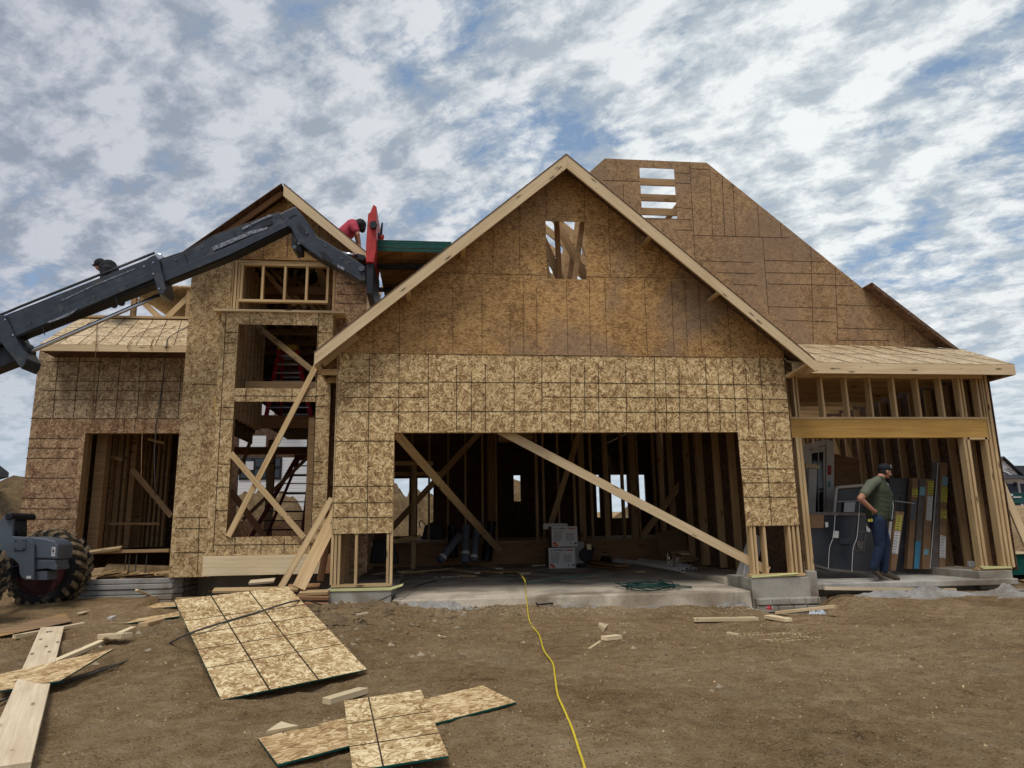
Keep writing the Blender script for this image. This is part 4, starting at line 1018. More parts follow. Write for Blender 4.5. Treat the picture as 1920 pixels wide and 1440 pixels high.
# stickers with a pedestrian-warning triangle mark
def sticker(px,Y,mat,name='sticker',par=tele): 
    P=[W(a,b,Y) for a,b in px]; return MB().extr(P,(0,.003,0)).build(name,mat,par)
st_=R6([(700,545),(750,545),(742,672),(692,668)]); sk=sticker(st_,.160,'lab')
sk2=MB().extr([W(*p,.157) for p in R6([(718,555),(738,612),(703,612)])],(0,.002,0)); sk2.extr([W(*p,.157) for p in R6([(704,630),(736,632),(734,640),(703,638)])],(0,.002,0)); sk2.build('sticker_print','inkd',sk)
sticker(R6([(356,937),(420,934),(420,972),(358,975)]),.095,'lab')
# big mud caked wheels
def wheel(c,R,wd,ang,par):
    """c centre, axis along y turned by ang about z; returns the wheel with tyre and rim"""
    ca,sa=math.cos(ang),math.sin(ang)
    def T(x,y,z): return V(c.x+x*ca-y*sa,c.y+x*sa+y*ca,c.z+z)
    rim=MB(); S=40
    prof_=[(-.5,.60),(-.5,.66),(-.42,.63),(-.30,.56),(-.22,.30),(-.22,.0)]
    pr2=[(.5,.60),(.5,.66),(.42,.63),(.3,.58)]
    def lathe(mb,pr,mi=0):
        i0=len(mb.v)
        for yy,rr in pr:
            for k in range(S):
                th=2*math.pi*k/S; mb.v.append(tuple(T(R*rr*math.cos(th),yy*wd,R*rr*math.sin(th))))
        for a in range(len(pr)-1):
            for k in range(S):
                mb.f.append((i0+a*S+k,i0+a*S+(k+1)%S,i0+(a+1)*S+(k+1)%S,i0+(a+1)*S+k)); mb.m.append(mi)
    lathe(rim,prof_); lathe(rim,pr2); 
    wh=rim.build('wheel','rim',par,smooth=True)
    ty=MB(); lathe(ty,[(-.46,.60),(-.56,.68),(-.60,.80),(-.52,.90),(-.40,.925),(0,.94),(.40,.925),(.52,.90),(.60,.80),(.56,.68),(.46,.60)])
    NL=22
    for k in range(NL):                      # chevron lugs wrapping on to the shoulder
        for sgn in (-1,1):
            th0=2*math.pi*(k+(.5 if sgn>0 else 0))/NL
            path=[]
            for s_,yy,ra,rb in ((0,.02,.925,1.0),(.33,.25,.925,1.0),(.66,.46,.91,.985),(1,.60,.80,.90)):
                th=th0+s_*.20; path.append((th,yy*sgn,ra,rb))
            dth=.078+random.uniform(-.008,.008)
            for a in range(3):
                q=[]
                for (th,yy,ra,rb) in (path[a],path[a+1]):
                    for (r2,dt) in ((ra,-dth),(ra,dth),(rb,dth*.75),(rb,-dth*.75)):
                        q.append(T(R*r2*math.cos(th+dt),yy*wd,R*r2*math.sin(th+dt)))
                i=len(ty.v); ty.v+=[tuple(p) for p in q]
                for f in ((0,1,5,4),(1,2,6,5),(2,3,7,6),(3,0,4,7),(0,3,2,1),(4,5,6,7)):
                    ty.f.append(tuple(i+j for j in f)); ty.m.append(1 if random.random()<.72 else 0)
    ty.build('tyre',['rubber','mud'],wh)
    hub=MB(); hub.tube([T(0,-.5*wd,0),T(0,-.2*wd,0)],R*.2,16); hub.build('hub','steel_dk',wh)
    return wh
wheel(W(91,1066,1.0),.60,.40,rad(-4),tele)
wc_=W(-82,1084,-.75); wheel(wc_,.58,.40,rad(-4),tele)
board('axle_beam',V(wc_.x,-.6,.78),V(wc_.x+.3,.9,.78),.16,.16,'steel_dk',tele,n=(0,0,1))
# rear of the machine stands left of the picture: chassis, cab and rear wheels
MB().extr([V(-11.2,.17,.75),V(-7.0,.17,.75),V(-7.0,.17,1.1),V(-11.2,.17,1.35)],(0,.75,0)).build('chassis','steel',tele,bevel=.03)
MB().extr([V(-9.6,-.65,.9),V(-8.1,-.65,.9),V(-8.1,-.65,1.5),V(-8.5,-.65,2.35),V(-9.6,-.65,2.35)],(0,.75,0)).build('cab','steel_dk',tele,bevel=.05)
wheel(V(-10.4,1.25,.9),.60,.40,0,tele); wheel(V(-10.4,-.55,.9),.60,.40,0,tele)
# stack of roof sheets on the forks: every sheet a thing
zc=szb; tk=.0118; nsh=int((szt-szb)/.0135)
for i in range(nsh):
    j=random.uniform(-.006,.006); gap=.012 if i==nsh//2-3 else 0
    zc+=gap
    P=[V(sx0+j,sy0+abs(j)*1.5,zc+tk),V(sx1+j,sy0+abs(j)*1.5,zc+tk),V(sx1+j,sy1,zc+tk),V(sx0+j,sy1,zc+tk)]
    tilt=-.045
    P=[V(p.x,p.y,p.z+(p.x-sx0)*tilt*.0) for p in P]
    if i==0: 
        o=sheet('roof_sheet',P,tk,['osb_gable','green','seam']); tag(o,'lowest sheet of the green-edged pile raised on the forks, its brown underside showing','wood panel')
        b=MB(); 
        for f in (.16,.34,.5,.67,.84): b.bar(V(sx0,sy0+(sy1-sy0)*f,zc-.001),V(sx1,sy0+(sy1-sy0)*f,zc-.001),.012,.004,n=(0,0,-1))
        for f in (.33,.66): b.bar(V(sx0+1.22*f,sy0,zc-.0015),V(sx0+1.22*f,sy1,zc-.0015),.008,.004,n=(0,0,-1))
        b.build('stud_line_print','seam',o)
    else:
        o=sheet('roof_sheet',P,tk-.0008,['osb_gable','green','seam'])
        tag(o,'green-edged wood panel in the pile held up by the telehandler forks','wood panel','green-edged panels on the forks')
    if i==0: tag(o,group='green-edged panels on the forks')
    zc+=tk+.0012
# ================================================================= SHEETS AND TIMBER ON THE GROUND
P=quad_pose([(415,1312),(688,1255),(540,1100),(327,1125)],z=.085)
o=sheet('plywood_sheet',P,.012,['osb_sheet','green','seam'],lines=[('u',.30),('u',.302),('u',.635),('u',.637),('v',.25),('v',.42),('v',.58),('v',.73)])
tag(o,'large pale full-size panel with black grid lines lying tilted in front of the tower','wood panel')
P=quad_pose([(521,1433),(968,1316),(905,1282),(484,1384)],z=.05)
zz0=P[0].z; off=hn(P[0].x,P[0].y)+.015-P[0].z
P2=[GH(521,1433,.03),GH(968,1316,.03),GH(905,1282,.03),GH(484,1384,.03)]
def fitplane(P):   # make the fourth corner coplanar
    P=list(P); nrm=(P[1]-P[0]).cross(P[3]-P[0]).normalized(); d=P[2]-P[0]; P[2]=P[2]-nrm*d.dot(nrm); return P
o=sheet('wood_strip',fitplane(P2),.012,['osb_sheet_b','green','seam'])
tag(o,'long narrow wood strip lying under the small gridded panel in the foreground','wood strip')
def px_sheet(px,zs,name,mats,lines,label,cat='wood panel',t=.012):
    P=fitplane([G(a,b,z) for (a,b),z in zip(px,zs)])
    return tag(sheet(name,P,t,mats,lines=lines),label,cat)
z0=P2[0].z
px_sheet([(661,1445),(841,1417),(789,1297),(645,1314)],[z0+.005,z0+.026,z0+.075,z0+.065],'plywood_sheet',['osb_sheet','green','seam'],[('u',.31),('v',.28),('v',.60)],'small gridded panel resting across the long strip in the foreground')
def strip_px(name,px,label,mats=('osb_sheet_b','green','seam'),off=.014,t=.012,cat='wood strip'):
    P=fitplane([GH(a,b,off) for a,b in px]); o=sheet(name,P,t,list(mats)); return tag(o,label,cat)
# left foreground pile: wide plank, crossing strips
def lumber(name,a,b,w,t,mat,label,cat='plank',oa=0,ob=0,group=None,n=(0,0,1),cut=0):
    p,q=GH(a[0],a[1],t/2+oa),GH(b[0],b[1],t/2+ob)
    nn=Vector(n)
    o=board(name,p,q,w,t,mat,None,nn,bevel=.003,cut=cut); return tag(o,label,cat,group)
lumber('wide_plank',(98,1178),(8,1442),.235,.038,'plank','broad pale plank with a dark stamp lying diagonally at the left edge',oa=.045,ob=.045)
o=bpy.data.objects['wide_plank']
p=G(93,1184,GH(98,1178,.07).z+.008)
mb=MB(); 
for k in range(9):
    a0=.9+k*.55; a1=a0+.55
    mb.bar(p+V(math.cos(a0)*.03,math.sin(a0)*.035,0),p+V(math.cos(a1)*.03,math.sin(a1)*.035,0),.012,.003,n=(0,0,1))
mb.build('stamp_mark','inkd',o)
strip_px('wood_strip',[(0,1295),(113,1276),(214,1235),(-10,1266)],'wood strip with a green cut edge crossing the broad plank at the left',off=.085)
strip_px('wood_strip',[(-5,1194),(135,1165),(120,1159),(-5,1180)],'weathered wood strip behind the broad plank near the telehandler wheel',mats=('osb_gable','seam','seam'),off=.03)
lumber('stud_offcut',(26,1194),(157,1170),.05,.04,'pale','thin squared stick lying under the top end of the broad plank','timber',oa=.02,ob=.02)
lumber('stud_offcut',(88,1248),(250,1178),.07,.04,'pale','long narrow stick running from the broad plank towards the big panel','timber',oa=.03,ob=.03)
lumber('wood_block',(193,1193),(238,1192),.12,.05,'pale','short pale block resting on the long narrow stick','wood block',oa=.05,ob=.05)
lumber('wood_block',(268,1172),(300,1163),.12,.05,'stud','short block in the hollow beside the big panel','wood block')
strip_px('wood_strip',[(233,1169),(337,1155),(335,1147),(258,1160)],'green-edged strip nearest the left side of the big panel',off=.03)
strip_px('wood_strip',[(251,1143),(330,1137),(326,1129),(256,1135)],'green-edged strip behind the left corner of the big panel',off=.03)
lumber('long_board',(195,1127),(605,1112),.09,.03,'stud','long thin board lying in front of the concrete porch base','timber',oa=.05,ob=.08)
lumber('stud_offcut',(256,1106),(288,1119),.05,.03,'pale','short stick leaning on the long thin board by the porch base','timber',oa=.14,ob=.06)
# foreground blocks
lumber('wood_block',(612,1315),(683,1294),.085,.045,'pale','tapered pale block beside the small gridded panel','wood block',cut=.02)
strip_px('wood_wedge',[(499,1371),(560,1360),(545,1352),(527,1352)],'pale triangular wedge behind the long foreground strip',mats=('pale','pale','pale'),off=.045,t=.035,cat='wood block')
lumber('wood_block',(1137,1133),(1191,1132),.16,.04,'pale','pale flat block on the gravel in front of the garage','wood block',cut=.03)
strip_px('wood_wedge',[(1122,1170),(1134,1178),(1142,1166),(1124,1166)],'small wedge-shaped offcut right of the yellow cord','wood block' and ('pale','pale','pale'),off=.05,t=.045,cat='wood block')
lumber('wood_block',(1132,1197),(1161,1194),.09,.045,'pale','squared offcut in front of the small wedge','wood block')
lumber('wood_sliver',(1105,1216),(1126,1202),.03,.010,'pale','thin sliver lying beside the squared offcut','wood chip')
lumber('wood_sliver',(822,1191),(838,1197),.035,.010,'pale','lone thin chip lying on bare dirt left of the yellow cord','wood chip')
lumber('short_plank',(1300,1162),(1421,1160),.14,.045,'pale','pale short plank on the dirt right of centre','plank',cut=.03)
lumber('wood_block',(1440,1156),(1480,1163),.13,.045,'pale','pale block touching the pink ribbon stake','wood block',cut=.03)
lumber('stud_offcut',(1455,1149),(1566,1137),.09,.04,'fascia','long stick on the dirt behind the pink ribbon','timber',oa=.02,ob=.02)
lumber('wood_block',(1363,1187),(1385,1191),.05,.03,'pale','small block on sawdust in front of the short plank','wood block')
# boards leaning on the garage corner by the bay
def lean(name,a,Ya,b,Yb,w,t,mat,label,n=(0,-1,0)):
    return tag(board(name,W(a[0],a[1],Ya),W(b[0],b[1],Yb),w,t,mat,None,n,bevel=.002),label,'plank')
lean('leaning_board',(622,935),.55,(526,1103),-.15,.09,.04,'stud','narrow board leaning outermost against the garage corner')
lean('leaning_plank',(634,955),.5,(560,1103),-.1,.19,.04,'stud','wide plank leaning against the garage corner beside the bay')
lean('leaning_board',(628,935),.75,(600,1090),.35,.10,.04,'redwood','dark narrow board leaning behind the wide plank')
for k,(a,b,wd,lb) in enumerate((((562,1112),(616,1110),.14,'top board of the short pile by the garage corner'),((556,1120),(617,1120),.14,'middle board of the short pile by the garage corner'),((572,1131),(616,1133),.14,'lowest board of the short pile by the garage corner'))):
    p,q_=W(a[0],a[1],-.12+k*-.05),W(b[0],b[1],-.12-k*.05)
    tag(board('stacked_board',p,q_,wd,.04,('stud','redwood','redwood')[k],None,(0,-.2,1)),lb,'timber','boards piled by the garage corner')
for k,(a,b,Y,lb) in enumerate((((468,1092),(515,1088),.8,'flat offcut lying in the dark trench under the bay'),((400,1107),(560,1104),.35,'long grey board across the mouth of the trench'),((540,1100),(600,1098),.6,'short board in the trench next to the leaning plank'))):
    tag(board('trench_board',W(a[0],a[1],Y),W(b[0],b[1],Y),.14,.03,('plank','stud','redwood')[k],None,(0,-.3,1)),lb,'timber')
# broken panel scraps heaped on the backfill
for k in range(9):
    cx=W(185+k*16,1078-abs(4-k)*1.2,1.65); a=random.uniform(-.5,.5)
    e1=V(math.cos(a),math.sin(a)*.6,random.uniform(-.1,.3))*random.uniform(.15,.3); e2=V(-math.sin(a)*.4,math.cos(a),random.uniform(-.1,.3))*random.uniform(.08,.16)
    c=cx+V(0,random.uniform(-.1,.1),-.02+k%3*.012)
    tag(sheet('panel_scrap',fitplane([c-e1-e2,c+e1-e2,c+e1*.6+e2,c-e1*.7+e2]),.012,[('osb_sheet','osb_sheet_b','osb_new')[k%3],'osb_gable','seam']),'broken scrap of wood panel heaped on the soil behind the concrete porch base','wood scrap','panel scraps on the porch base')
# welds, bolts, decal and grease marks along the boom
for px,py in ((60,606),(120,583),(180,560),(238,537),(330,487),(380,463),(470,425),(575,436),(610,461),(640,484),(655,492)):
    Yb=.135 if px<300 else (.175 if px<520 else .165)
    c=W(px,py,Yb); MB().tube([V(c.x,Yb-.01,c.z),V(c.x,Yb+.02,c.z)],.011,8).build('bolt','worn',tele)
for a,b in (((80,612),(84,628)),((215,552),(220,570)),((345,474),(352,494)),((440,436),(446,452)),((566,402),(590,436))):
    Yb=.141 if a[0]<300 else .164
    MB().bar(W(*a,Yb),W(*b,Yb),.012,.008).build('weld_seam','steel_dk',tele)
MB().extr([W(633,496,.164),W(646,502,.164),W(645,507,.164),W(632,501,.164)],(0,.003,0)).build('decal','worn',tele)
# more scraps by the wheel and the foot of the walls
for k,(a,b,w_,t_,m_,lb) in enumerate((((150,1150),(190,1140),.08,.02,'plank','weathered slat lying in front of the far wheel'),((60,1165),(120,1156),.05,.02,'redwood','dark slat just behind the broad plank'),((350,1098),(395,1108),.09,.03,'stud','short board on the soil between porch base and trench'),
   ((205,1160),(214,1156),.06,.03,'offwhite','pale stone-like chunk on the dirt in front of the porch base'),((668,1153),(690,1149),.05,.02,'plank','small flat chip among the clods below the garage corner'),((290,1135),(322,1131),.10,.02,'stud','short board behind the green-edged strips'))):
    o=lumber('wood_scrap',a,b,w_,t_,m_,lb,'wood scrap',oa=.015,ob=.015)
# ================================================================= CORDS AND HOSES
def gpath(L,off=.022): return [GH(a,b,off) for a,b in L]
cord('yellow_cord',[GS(958,1048,.02),GS(968,1063,.02),GS(972,1073,.015),V(*W(983,1086,-.02)),V(*W(985,1100,-.16)),V(*W(987,1122,-.2))]+gpath([(989,1138),(992,1162),(1001,1178),(1011,1191),(1020,1220),(1036,1243),(1040.6,1269),(1045.5,1302),(1056.6,1328),(1072.7,1366),(1085.8,1406.5),(1096,1438.6),(1102,1475)]),.0075,'cord_y','yellow extension cord running from the garage slab over the dirt towards the camera','cord',seg=8)
bigP=quad_pose([(415,1312),(688,1255),(540,1100),(327,1125)],z=.085)
bn=(bigP[1]-bigP[0]).cross(bigP[3]-bigP[0]).normalized()
if bn.z<0: bn=-bn
def onbig(px,py): d=ray(px,py); return CAM+d*((bigP[0]+bn*.012-CAM).dot(bn)/d.dot(bn))
cord('grey_hose',gpath([(-30,1322),(0,1315),(25,1306),(107,1283),(175,1262),(237,1240)],.035)+[GH(300,1215,.07),onbig(352,1189),onbig(425,1165),onbig(480,1149),onbig(560,1126),W(600,1133,-.8),W(625,1137,-.5),W(661,1136,-.28),W(702,1129,-.22),W(746,1111,-.16),GS(790,1096,.012),GS(819,1088,.012)],.009,'hose','thin grey hose crossing the big tilted panel and climbing on to the garage slab','hose',seg=8)
def coil(name,loops,r,mat,label,cat):
    mb=MB()
    for (cx,cy,rx,ry,z,k,ph,arc) in loops:
        pts=[]
        for i in range(25):
            t=ph+arc*i/24; pts.append(V(cx+rx*math.cos(t),cy+ry*math.sin(t),z+k*.02*math.sin(t*2+ph)+.004*i/24))
        mb.tube(pts,r,6)
    return tag(mb.build(name,mat,None,smooth=True),label,cat)
gc=GS(1228,1104)
lp=[]
for k in range(15):
    lp.append((gc.x+random.uniform(-.16,.10),gc.y+random.uniform(-.05,.42),random.uniform(.26,.44),random.uniform(.24,.46),gc.z+.012+k*.004,1,random.uniform(0,6),random.uniform(4,6.28)))
lp.append((gc.x+.38,gc.y+.06,.22,.17,gc.z+.01,.2,.5,6.0)); lp.append((gc.x+.30,gc.y+.10,.34,.22,gc.z+.01,.2,-1.6,3.2))
coil('hose_coil',lp,.008,'ghose','tangled dark green hose coiled at the front edge of the garage slab','hose')
cord('teal_cord',[GS(900,1070,.01),GS(935,1075,.01),GS(965,1083,.01),GS(990,1092,.01),GS(1030,1088,.01),GS(1065,1083,.01),GS(1110,1077,.01)],.008,'teal','teal cord snaking across the garage slab in front of the cartons','cord')
cord('thin_cord',[GS(725,1095,.01),GS(780,1082,.01),GS(840,1065,.02),GS(870,1055,.05)],.004,'hose','thin dark line crossing the left part of the garage floor','cord')
# black bar bent like a handle
mb=MB(); z=.02
mb.tube(catmull(gpath([(1008,1134),(1010,1130),(1055,1126),(1082,1124)],.03)),.012,8); mb.tube(catmull(gpath([(1010,1134),(1052,1129),(1068,1127)],.03)),.012,8)
tag(mb.build('bar_clamp','black',None,smooth=True),'black bent metal bar lying on the gravel by the yellow cord','metal bar')
# pink ribbon on a stake
c=W(1442,1140,-.50); p=V(c.x,c.y,hn(c.x,c.y))
st=thing('ribbon_stake',p,'crumpled pink ribbon ball on a short stake by the brick-pattern footing','marker')
board('stake',V(p.x,p.y,p.z-.1),V(p.x,p.y,p.z+.04),.02,.02,'pale',st)
mb=MB()
for k in range(26):
    a=random.uniform(0,6.28); e=random.uniform(-1,1.4); d=V(math.cos(a)*math.cos(e),math.sin(a)*math.cos(e),math.sin(e)); t_=d.cross(V(.3,.5,.8)).normalized(); r=random.uniform(.028,.045)
    mb.extr([c+d*r-t_*.018,c+d*r+t_*.018,c+d*r*.7+t_*.02+V(0,0,.012),c+d*r*.6-t_*.016],d*.002)
mb.build('ribbon','pink',st)
# ================================================================= INSIDE THE GARAGE
def pipe(a,Ya,b,Yb,r,label,bands=(.2,.75)):
    p,q_=W(a[0],a[1],Ya),W(b[0],b[1],Yb)
    o=MB().tube([p,q_],r,20).build('drain_pipe','pipe',None,smooth=False); tag(o,label,'pipe','grey pipes leaning by the back of the garage')
    for f in bands:
        c=p.lerp(q_,f); d=(q_-p).normalized()*.03; MB().tube([c-d,c+d],r*1.10,20).build('coupling','pvc' if f<.5 else 'pipe',o)
    return o
pipe((824,1052),5.3,(862,1004),5.7,.085,'grey pipe lying slanted at the left of the garage pipes',(.15,.8))
pipe((872,1055),5.5,(874,985),5.8,.085,'grey pipe standing upright next to the slanted one',(.25,.55,.95))
pipe((888,1053),5.6,(896,979),5.9,.08,'grey pipe standing furthest right by the black roll',(.12,.5,.92))
for (a,b,r,lb) in (((912,1052),(922,978),.12,'black roll leaning against the back plate right of the grey pipes'),((850,1045),(848,985),.11,'short black roll behind the grey pipes')):
    tag(MB().tube([W(*a,6.1),W(*b,6.15)],r,18).build('black_roll','black',None,smooth=False),lb,'roll')
tag(MB().extr([W(693,1056,3.0),W(747,1057,3.0),W(735,1015,3.0),W(700,1012,3.0)],(0,.5,0)).build('black_tub','black',None,bevel=.02),'black plastic tub on the slab behind the left garage studs','tub')
tl_=thing('tool_bag',W(812,1010,6.4),'dark bag with loop handle standing on the raised floor by the left window','bag')
MB().extr([W(790,1012,6.55),W(835,1012,6.55),W(830,985,6.55),W(812,978,6.55),W(796,986,6.55)],(0,.3,0)).build('bag_body','black',tl_,bevel=.03)
MB().tube(catmull([W(788,990,6.5),W(786,980,6.5),W(790,976,6.5),W(797,984,6.5),W(802,990,6.5)]),.012,6).build('handle','black',tl_,smooth=True)
# cartons
def text(s,size,loc,mat,par,n=(0,-1,0),bold=0,name='lettering',xd=None,ext=.0012):
    cu=bpy.data.curves.new(name,'FONT'); cu.body=s; cu.size=size; cu.extrude=ext; cu.offset=bold
    o=bpy.data.objects.new('tmp',cu); TS_.collection.objects.link(o); me=evalmesh(o)
    me.name=name; me.materials.clear(); me.materials.append(M[mat])
    nn=Vector(n).normalized(); x=Vector(xd).normalized() if xd is not None else V(1,0,0); y=nn.cross(x)
    mw=Matrix.Translation(Vector(loc))@Matrix((x,y,nn)).transposed().to_4x4()
    t=bpy.data.objects.new(name,me); COL.objects.link(t); t.matrix_world=mw
    if par is not None: t.parent=par; t.matrix_parent_inverse=WM[par.name].inverted()
    WM[t.name]=mw; return t
def carton(px0,px1,py0,py1,Y,dep,label,head='dark'):
    p,q_=W(px0,py1,Y),W(px1,py0,Y); x0,x1,z0,z1=p.x,q_.x,p.z,q_.z
    w_=x1-x0; hh=z1-z0
    c=thing('carton',V((x0+x1)/2,Y+dep/2,z0),label,'box','white printed cartons in the garage')
    MB().box(x0,x1,Y,Y+.004,z0,z1).build('printed_face','boxw',c)
    MB().box(x0,x1,Y+.005,Y+dep,z0,z1).build('carton_body','boxb',c,bevel=.004)
    Z=Y-.003
    text('La CrossRoll',hh*.125,V(x0+w_*.05,Z,z1-hh*.15),'inkd',c,bold=.001)
    text('Batterie',hh*.13,V(x0+w_*.63,Z,z1-hh*.15),'inkr',c,bold=.003)
    text('To be assembled',hh*.07,V(x0+w_*.07,Z,z1-hh*.27),'inkd',c,bold=.001)
    mb=MB()
    for cidx in (0,1):
        for k in range(9 if cidx==0 else 8):
            L=random.uniform(.28,.36)*w_; xx=x0+w_*(.07+cidx*.48); zz=z1-hh*(.34+k*.047+cidx*.02)
            mb.box(xx,xx+L,Z,Z+.002,zz,zz+hh*.018)
    mb.build('small_print','ink',c)
    mb=MB(); pts=[V(x0+w_*.04,Z,z0+hh*.04)]+[V(x0+w_*(.04+.19*math.cos(t)),Z,z0+hh*(.04+.22*math.sin(t))) for t in [0,.3,.6,.9,1.2,1.571]]
    mb.extr(pts,(0,.002,0)); mb.build('corner_emblem','inkr',c)
    text('B',hh*.13,V(x0+w_*.07,Z-.001,z0+hh*.06),'boxw',c,bold=.002)
    mb=MB(); mb.extr([V(x0+w_*.72,Z,z0+hh*.12),V(x0+w_*.78,Z,z0+hh*.165),V(x0+w_*.72,Z,z0+hh*.21)],(0,.002,0)); mb.box(x0+w_*.87,x0+w_*.97,Z,Z+.002,z0+hh*.13,z0+hh*.2); mb.box(x0+w_*.02,x0+w_*.98,Z,Z+.002,z0+hh*.012,z0+hh*.024); mb.build('print_mark','inkd',c)
    return c,(x0,x1,z0,z1)
c1,b1_=carton(1029.5,1078,1026.5,1067,5.0,.5,'lower white printed carton of the stack on the garage floor')
c2,b2_=carton(1035,1082,986.5,1025.8,5.0,.45,'upper open white printed carton with its flap raised')
MB().hexa([(b2_[0]-.12,5.46,b2_[3]-.06),(b2_[1]-.12,5.46,b2_[3]-.06),(b2_[1]-.12,5.465,b2_[3]-.06),(b2_[0]-.12,5.465,b2_[3]-.06),(b2_[0]-.12,5.44,b2_[3]+.07),(b2_[1]-.14,5.44,b2_[3]+.07),(b2_[1]-.14,5.445,b2_[3]+.07),(b2_[0]-.12,5.445,b2_[3]+.07)]).build('flap','boxw',c2)
tag(MB().box(b1_[1]+.06,b1_[1]+.30,5.4,5.6,.42,.95).build('paper_sack','offwhite',None,bevel=.02),'pale sack standing behind the right side of the cartons','sack')
sw=thing('miter_saw',W(1100,1050,5.2),'dark power saw standing on the floor right of the white cartons','saw')
c=W(1100,1045,5.2)
MB().box(c.x-.18,c.x+.18,5.1,5.5,.40,.47).build('saw_base','black',sw,bevel=.01)
MB().tube([V(c.x,5.22,.66),V(c.x,5.27,.66)],.16,24).build('saw_guard','black',sw,bevel=.01)
MB().tube([V(c.x,5.27,.66),V(c.x,5.5,.70)],.07,14).build('motor','black',sw)
MB().tube(catmull([V(c.x,5.3,.8),V(c.x+.08,5.3,.86),V(c.x+.18,5.3,.80),V(c.x+.16,5.3,.70)]),.02,8).build('handle','black',sw,smooth=True)
MB().box(c.x-.02,c.x+.08,5.04,5.06,.78,.90).build('paper_tag','pale',sw)
for k,(a,b,o_) in enumerate((((1078,1057),(1165,1066),0),((1080,1049),(1167,1061),.06))):
    p,q_=GS(*a,.03+o_),GS(*b,.03+o_); tag(board('engineered_beam',p,q_,.30,.045,'lvl',None,(0,0,1),bevel=.003),('lower','upper')[k]+' dark brown beam laid flat behind the green hose','timber','brown beams on the slab')
# white pipes
ends=[(1256,1064),(1280,1070),(1297,1062),(1288,1066),(1303,1068)]
sts=[(1135,1050),(1140,1046),(1148,1044),(1145,1048),(1170,1044)]
for k,(a,b) in enumerate(zip(sts,ends)):
    p,q_=GS(*a,.04+.02*(k%2)),GS(*b,.04+.03*(k%2)); o=MB().tube([p,q_],.042,14).build('white_pipe','pvc'); tag(o,'white plastic pipe lying in a loose bundle on the slab','pipe','white pipes on the slab')
    d=(q_-p).normalized(); MB().tube([q_-d*.01,q_+d*.002],.026,12).build('pipe_bore','black',o)
tag(MB().tube([GS(1126,1049,.06),GS(1141,1051,.06)],.10,14).build('pipe_plug','black',None,bevel=.02),'black round cap at the far end of the white pipes','pipe cap')
p=GS(1262,1062,.10); mb=MB()
for k in range(12):
    a=p+V(random.uniform(-.12,.12),random.uniform(-.1,.1),random.uniform(-.05,.12)); b=a+V(random.uniform(-.1,.1),random.uniform(-.1,.1),random.uniform(-.12,.12)); mb.extr([a,b,b+V(.03,0,.08),a+V(.05,.02,.05)],(0,.003,0))
tag(mb.build('plastic_wrap','offwhite'),'crumpled white plastic wrap caught on the pipe bundle','plastic wrap')
# panels and lumber heap at the right back of the garage
tag(MB().extr([W(1228,1000,5.3),W(1338,973,5.6),W(1346,1000,5.5),W(1352,1038,5.3),W(1240,1046,5.1)],(0,.03,0)).build('leaning_sheet','card'),'large brown panel leaning at the right end of the garage back wall','wood panel')
tag(MB().extr([W(1255,972,5.75),W(1400,972,5.75),W(1402,1040,5.7),W(1260,1042,5.7)],(0,.03,0)).build('leaning_sheet','card'),'wide dark cardboard sheet standing behind the brown panel','cardboard')
rg=random.Random(11)
for k,(a,b) in enumerate((((1250,1052),(1330,1047)),((1262,1044),(1395,1052)),((1275,1037),(1400,1040)),((1258,1036),(1330,1030)),((1300,1029),(1400,1033)),((1290,1049),(1398,1063)),((1245,1055),(1300,1058)),((1330,1050),(1402,1056)))):
    Y=4.6+.12*k
    tag(board('heaped_board',W(*a,Y),W(*b,Y),.14,.038,('stud','stud_in','pale')[k%3],None,(0,-.3,1)),'board in the untidy heap of lumber at the right back of the garage','timber','boards heaped in the garage')
cb=W(1328,1060,4.3)
cx=thing('cardboard_box',cb,'plain brown cardboard box in front of the lumber heap','box')
MB().box(W(1324,1060,4.2).x,W(1369,1060,4.2).x,4.2,4.55,W(1340,1064,4.2).z,W(1340,1048,4.2).z).build('box_body','card',cx,bevel=.005)
a=W(1310,1045,4.2); MB().extr([W(1310,1052,4.2),W(1324,1050,4.2),W(1324,1063,4.2),W(1311,1062,4.2)],(0,.3,0)).build('flap','card',cx)
tag(board('leaning_trim',W(1394,1083,1.2),W(1420,1004,1.3),.28,.03,'offwhite',None,(0,-1,0)),'white trim board standing behind the right garage studs','trim board')
tag(board('leaning_trim',W(1398,1085,1.0),W(1412,1002,1.5),.12,.03,'white',None,(.2,-1,0)),'narrow white trim piece leaning in front of the white trim board','trim board')
# scraps on the slab
for k,(a,b,w_,lb) in enumerate((((848,1068),(896,1074),.12,'flat offcut on the garage slab below the slanted pipe'),((820,1056),(838,1052),.13,'block propped under the slanted grey pipe'),((905,1071),(940,1074),.10,'short board beside the yellow cord on the slab'),((912,1060),(936,1066),.16,'split chunk of wood near the foot of the long brace'),((942,1071),(972,1073),.09,'reddish offcut next to the start of the yellow cord'),((858,1080),(894,1080),.05,'thin lath on the slab near white crumbs'),((700,1078),(722,1074),.09,'offcut on the slab behind the left garage studs'),((750,1075),(850,1066),.07,'long dark lath on the left of the garage slab'),((945,1048),(965,1055),.3,'brown box panel leaning on the back plate'))):
    tag(board('floor_offcut',GS(*a,.03),GS(*b,.03),w_,.035,('pale','stud','stud_in')[k%3],None,(0,.0,1)),lb,'timber')
mb=MB(); p=GS(842,1083,.0)
for k in range(40):
    q_=p+V(random.gauss(0,.10),random.gauss(0,.05),.005); s_=random.uniform(.006,.018); mb.box(q_.x-s_,q_.x+s_,q_.y-s_,q_.y+s_,q_.z,q_.z+s_)
tag(mb.build('foam_crumbs','offwhite'),kind='stuff')
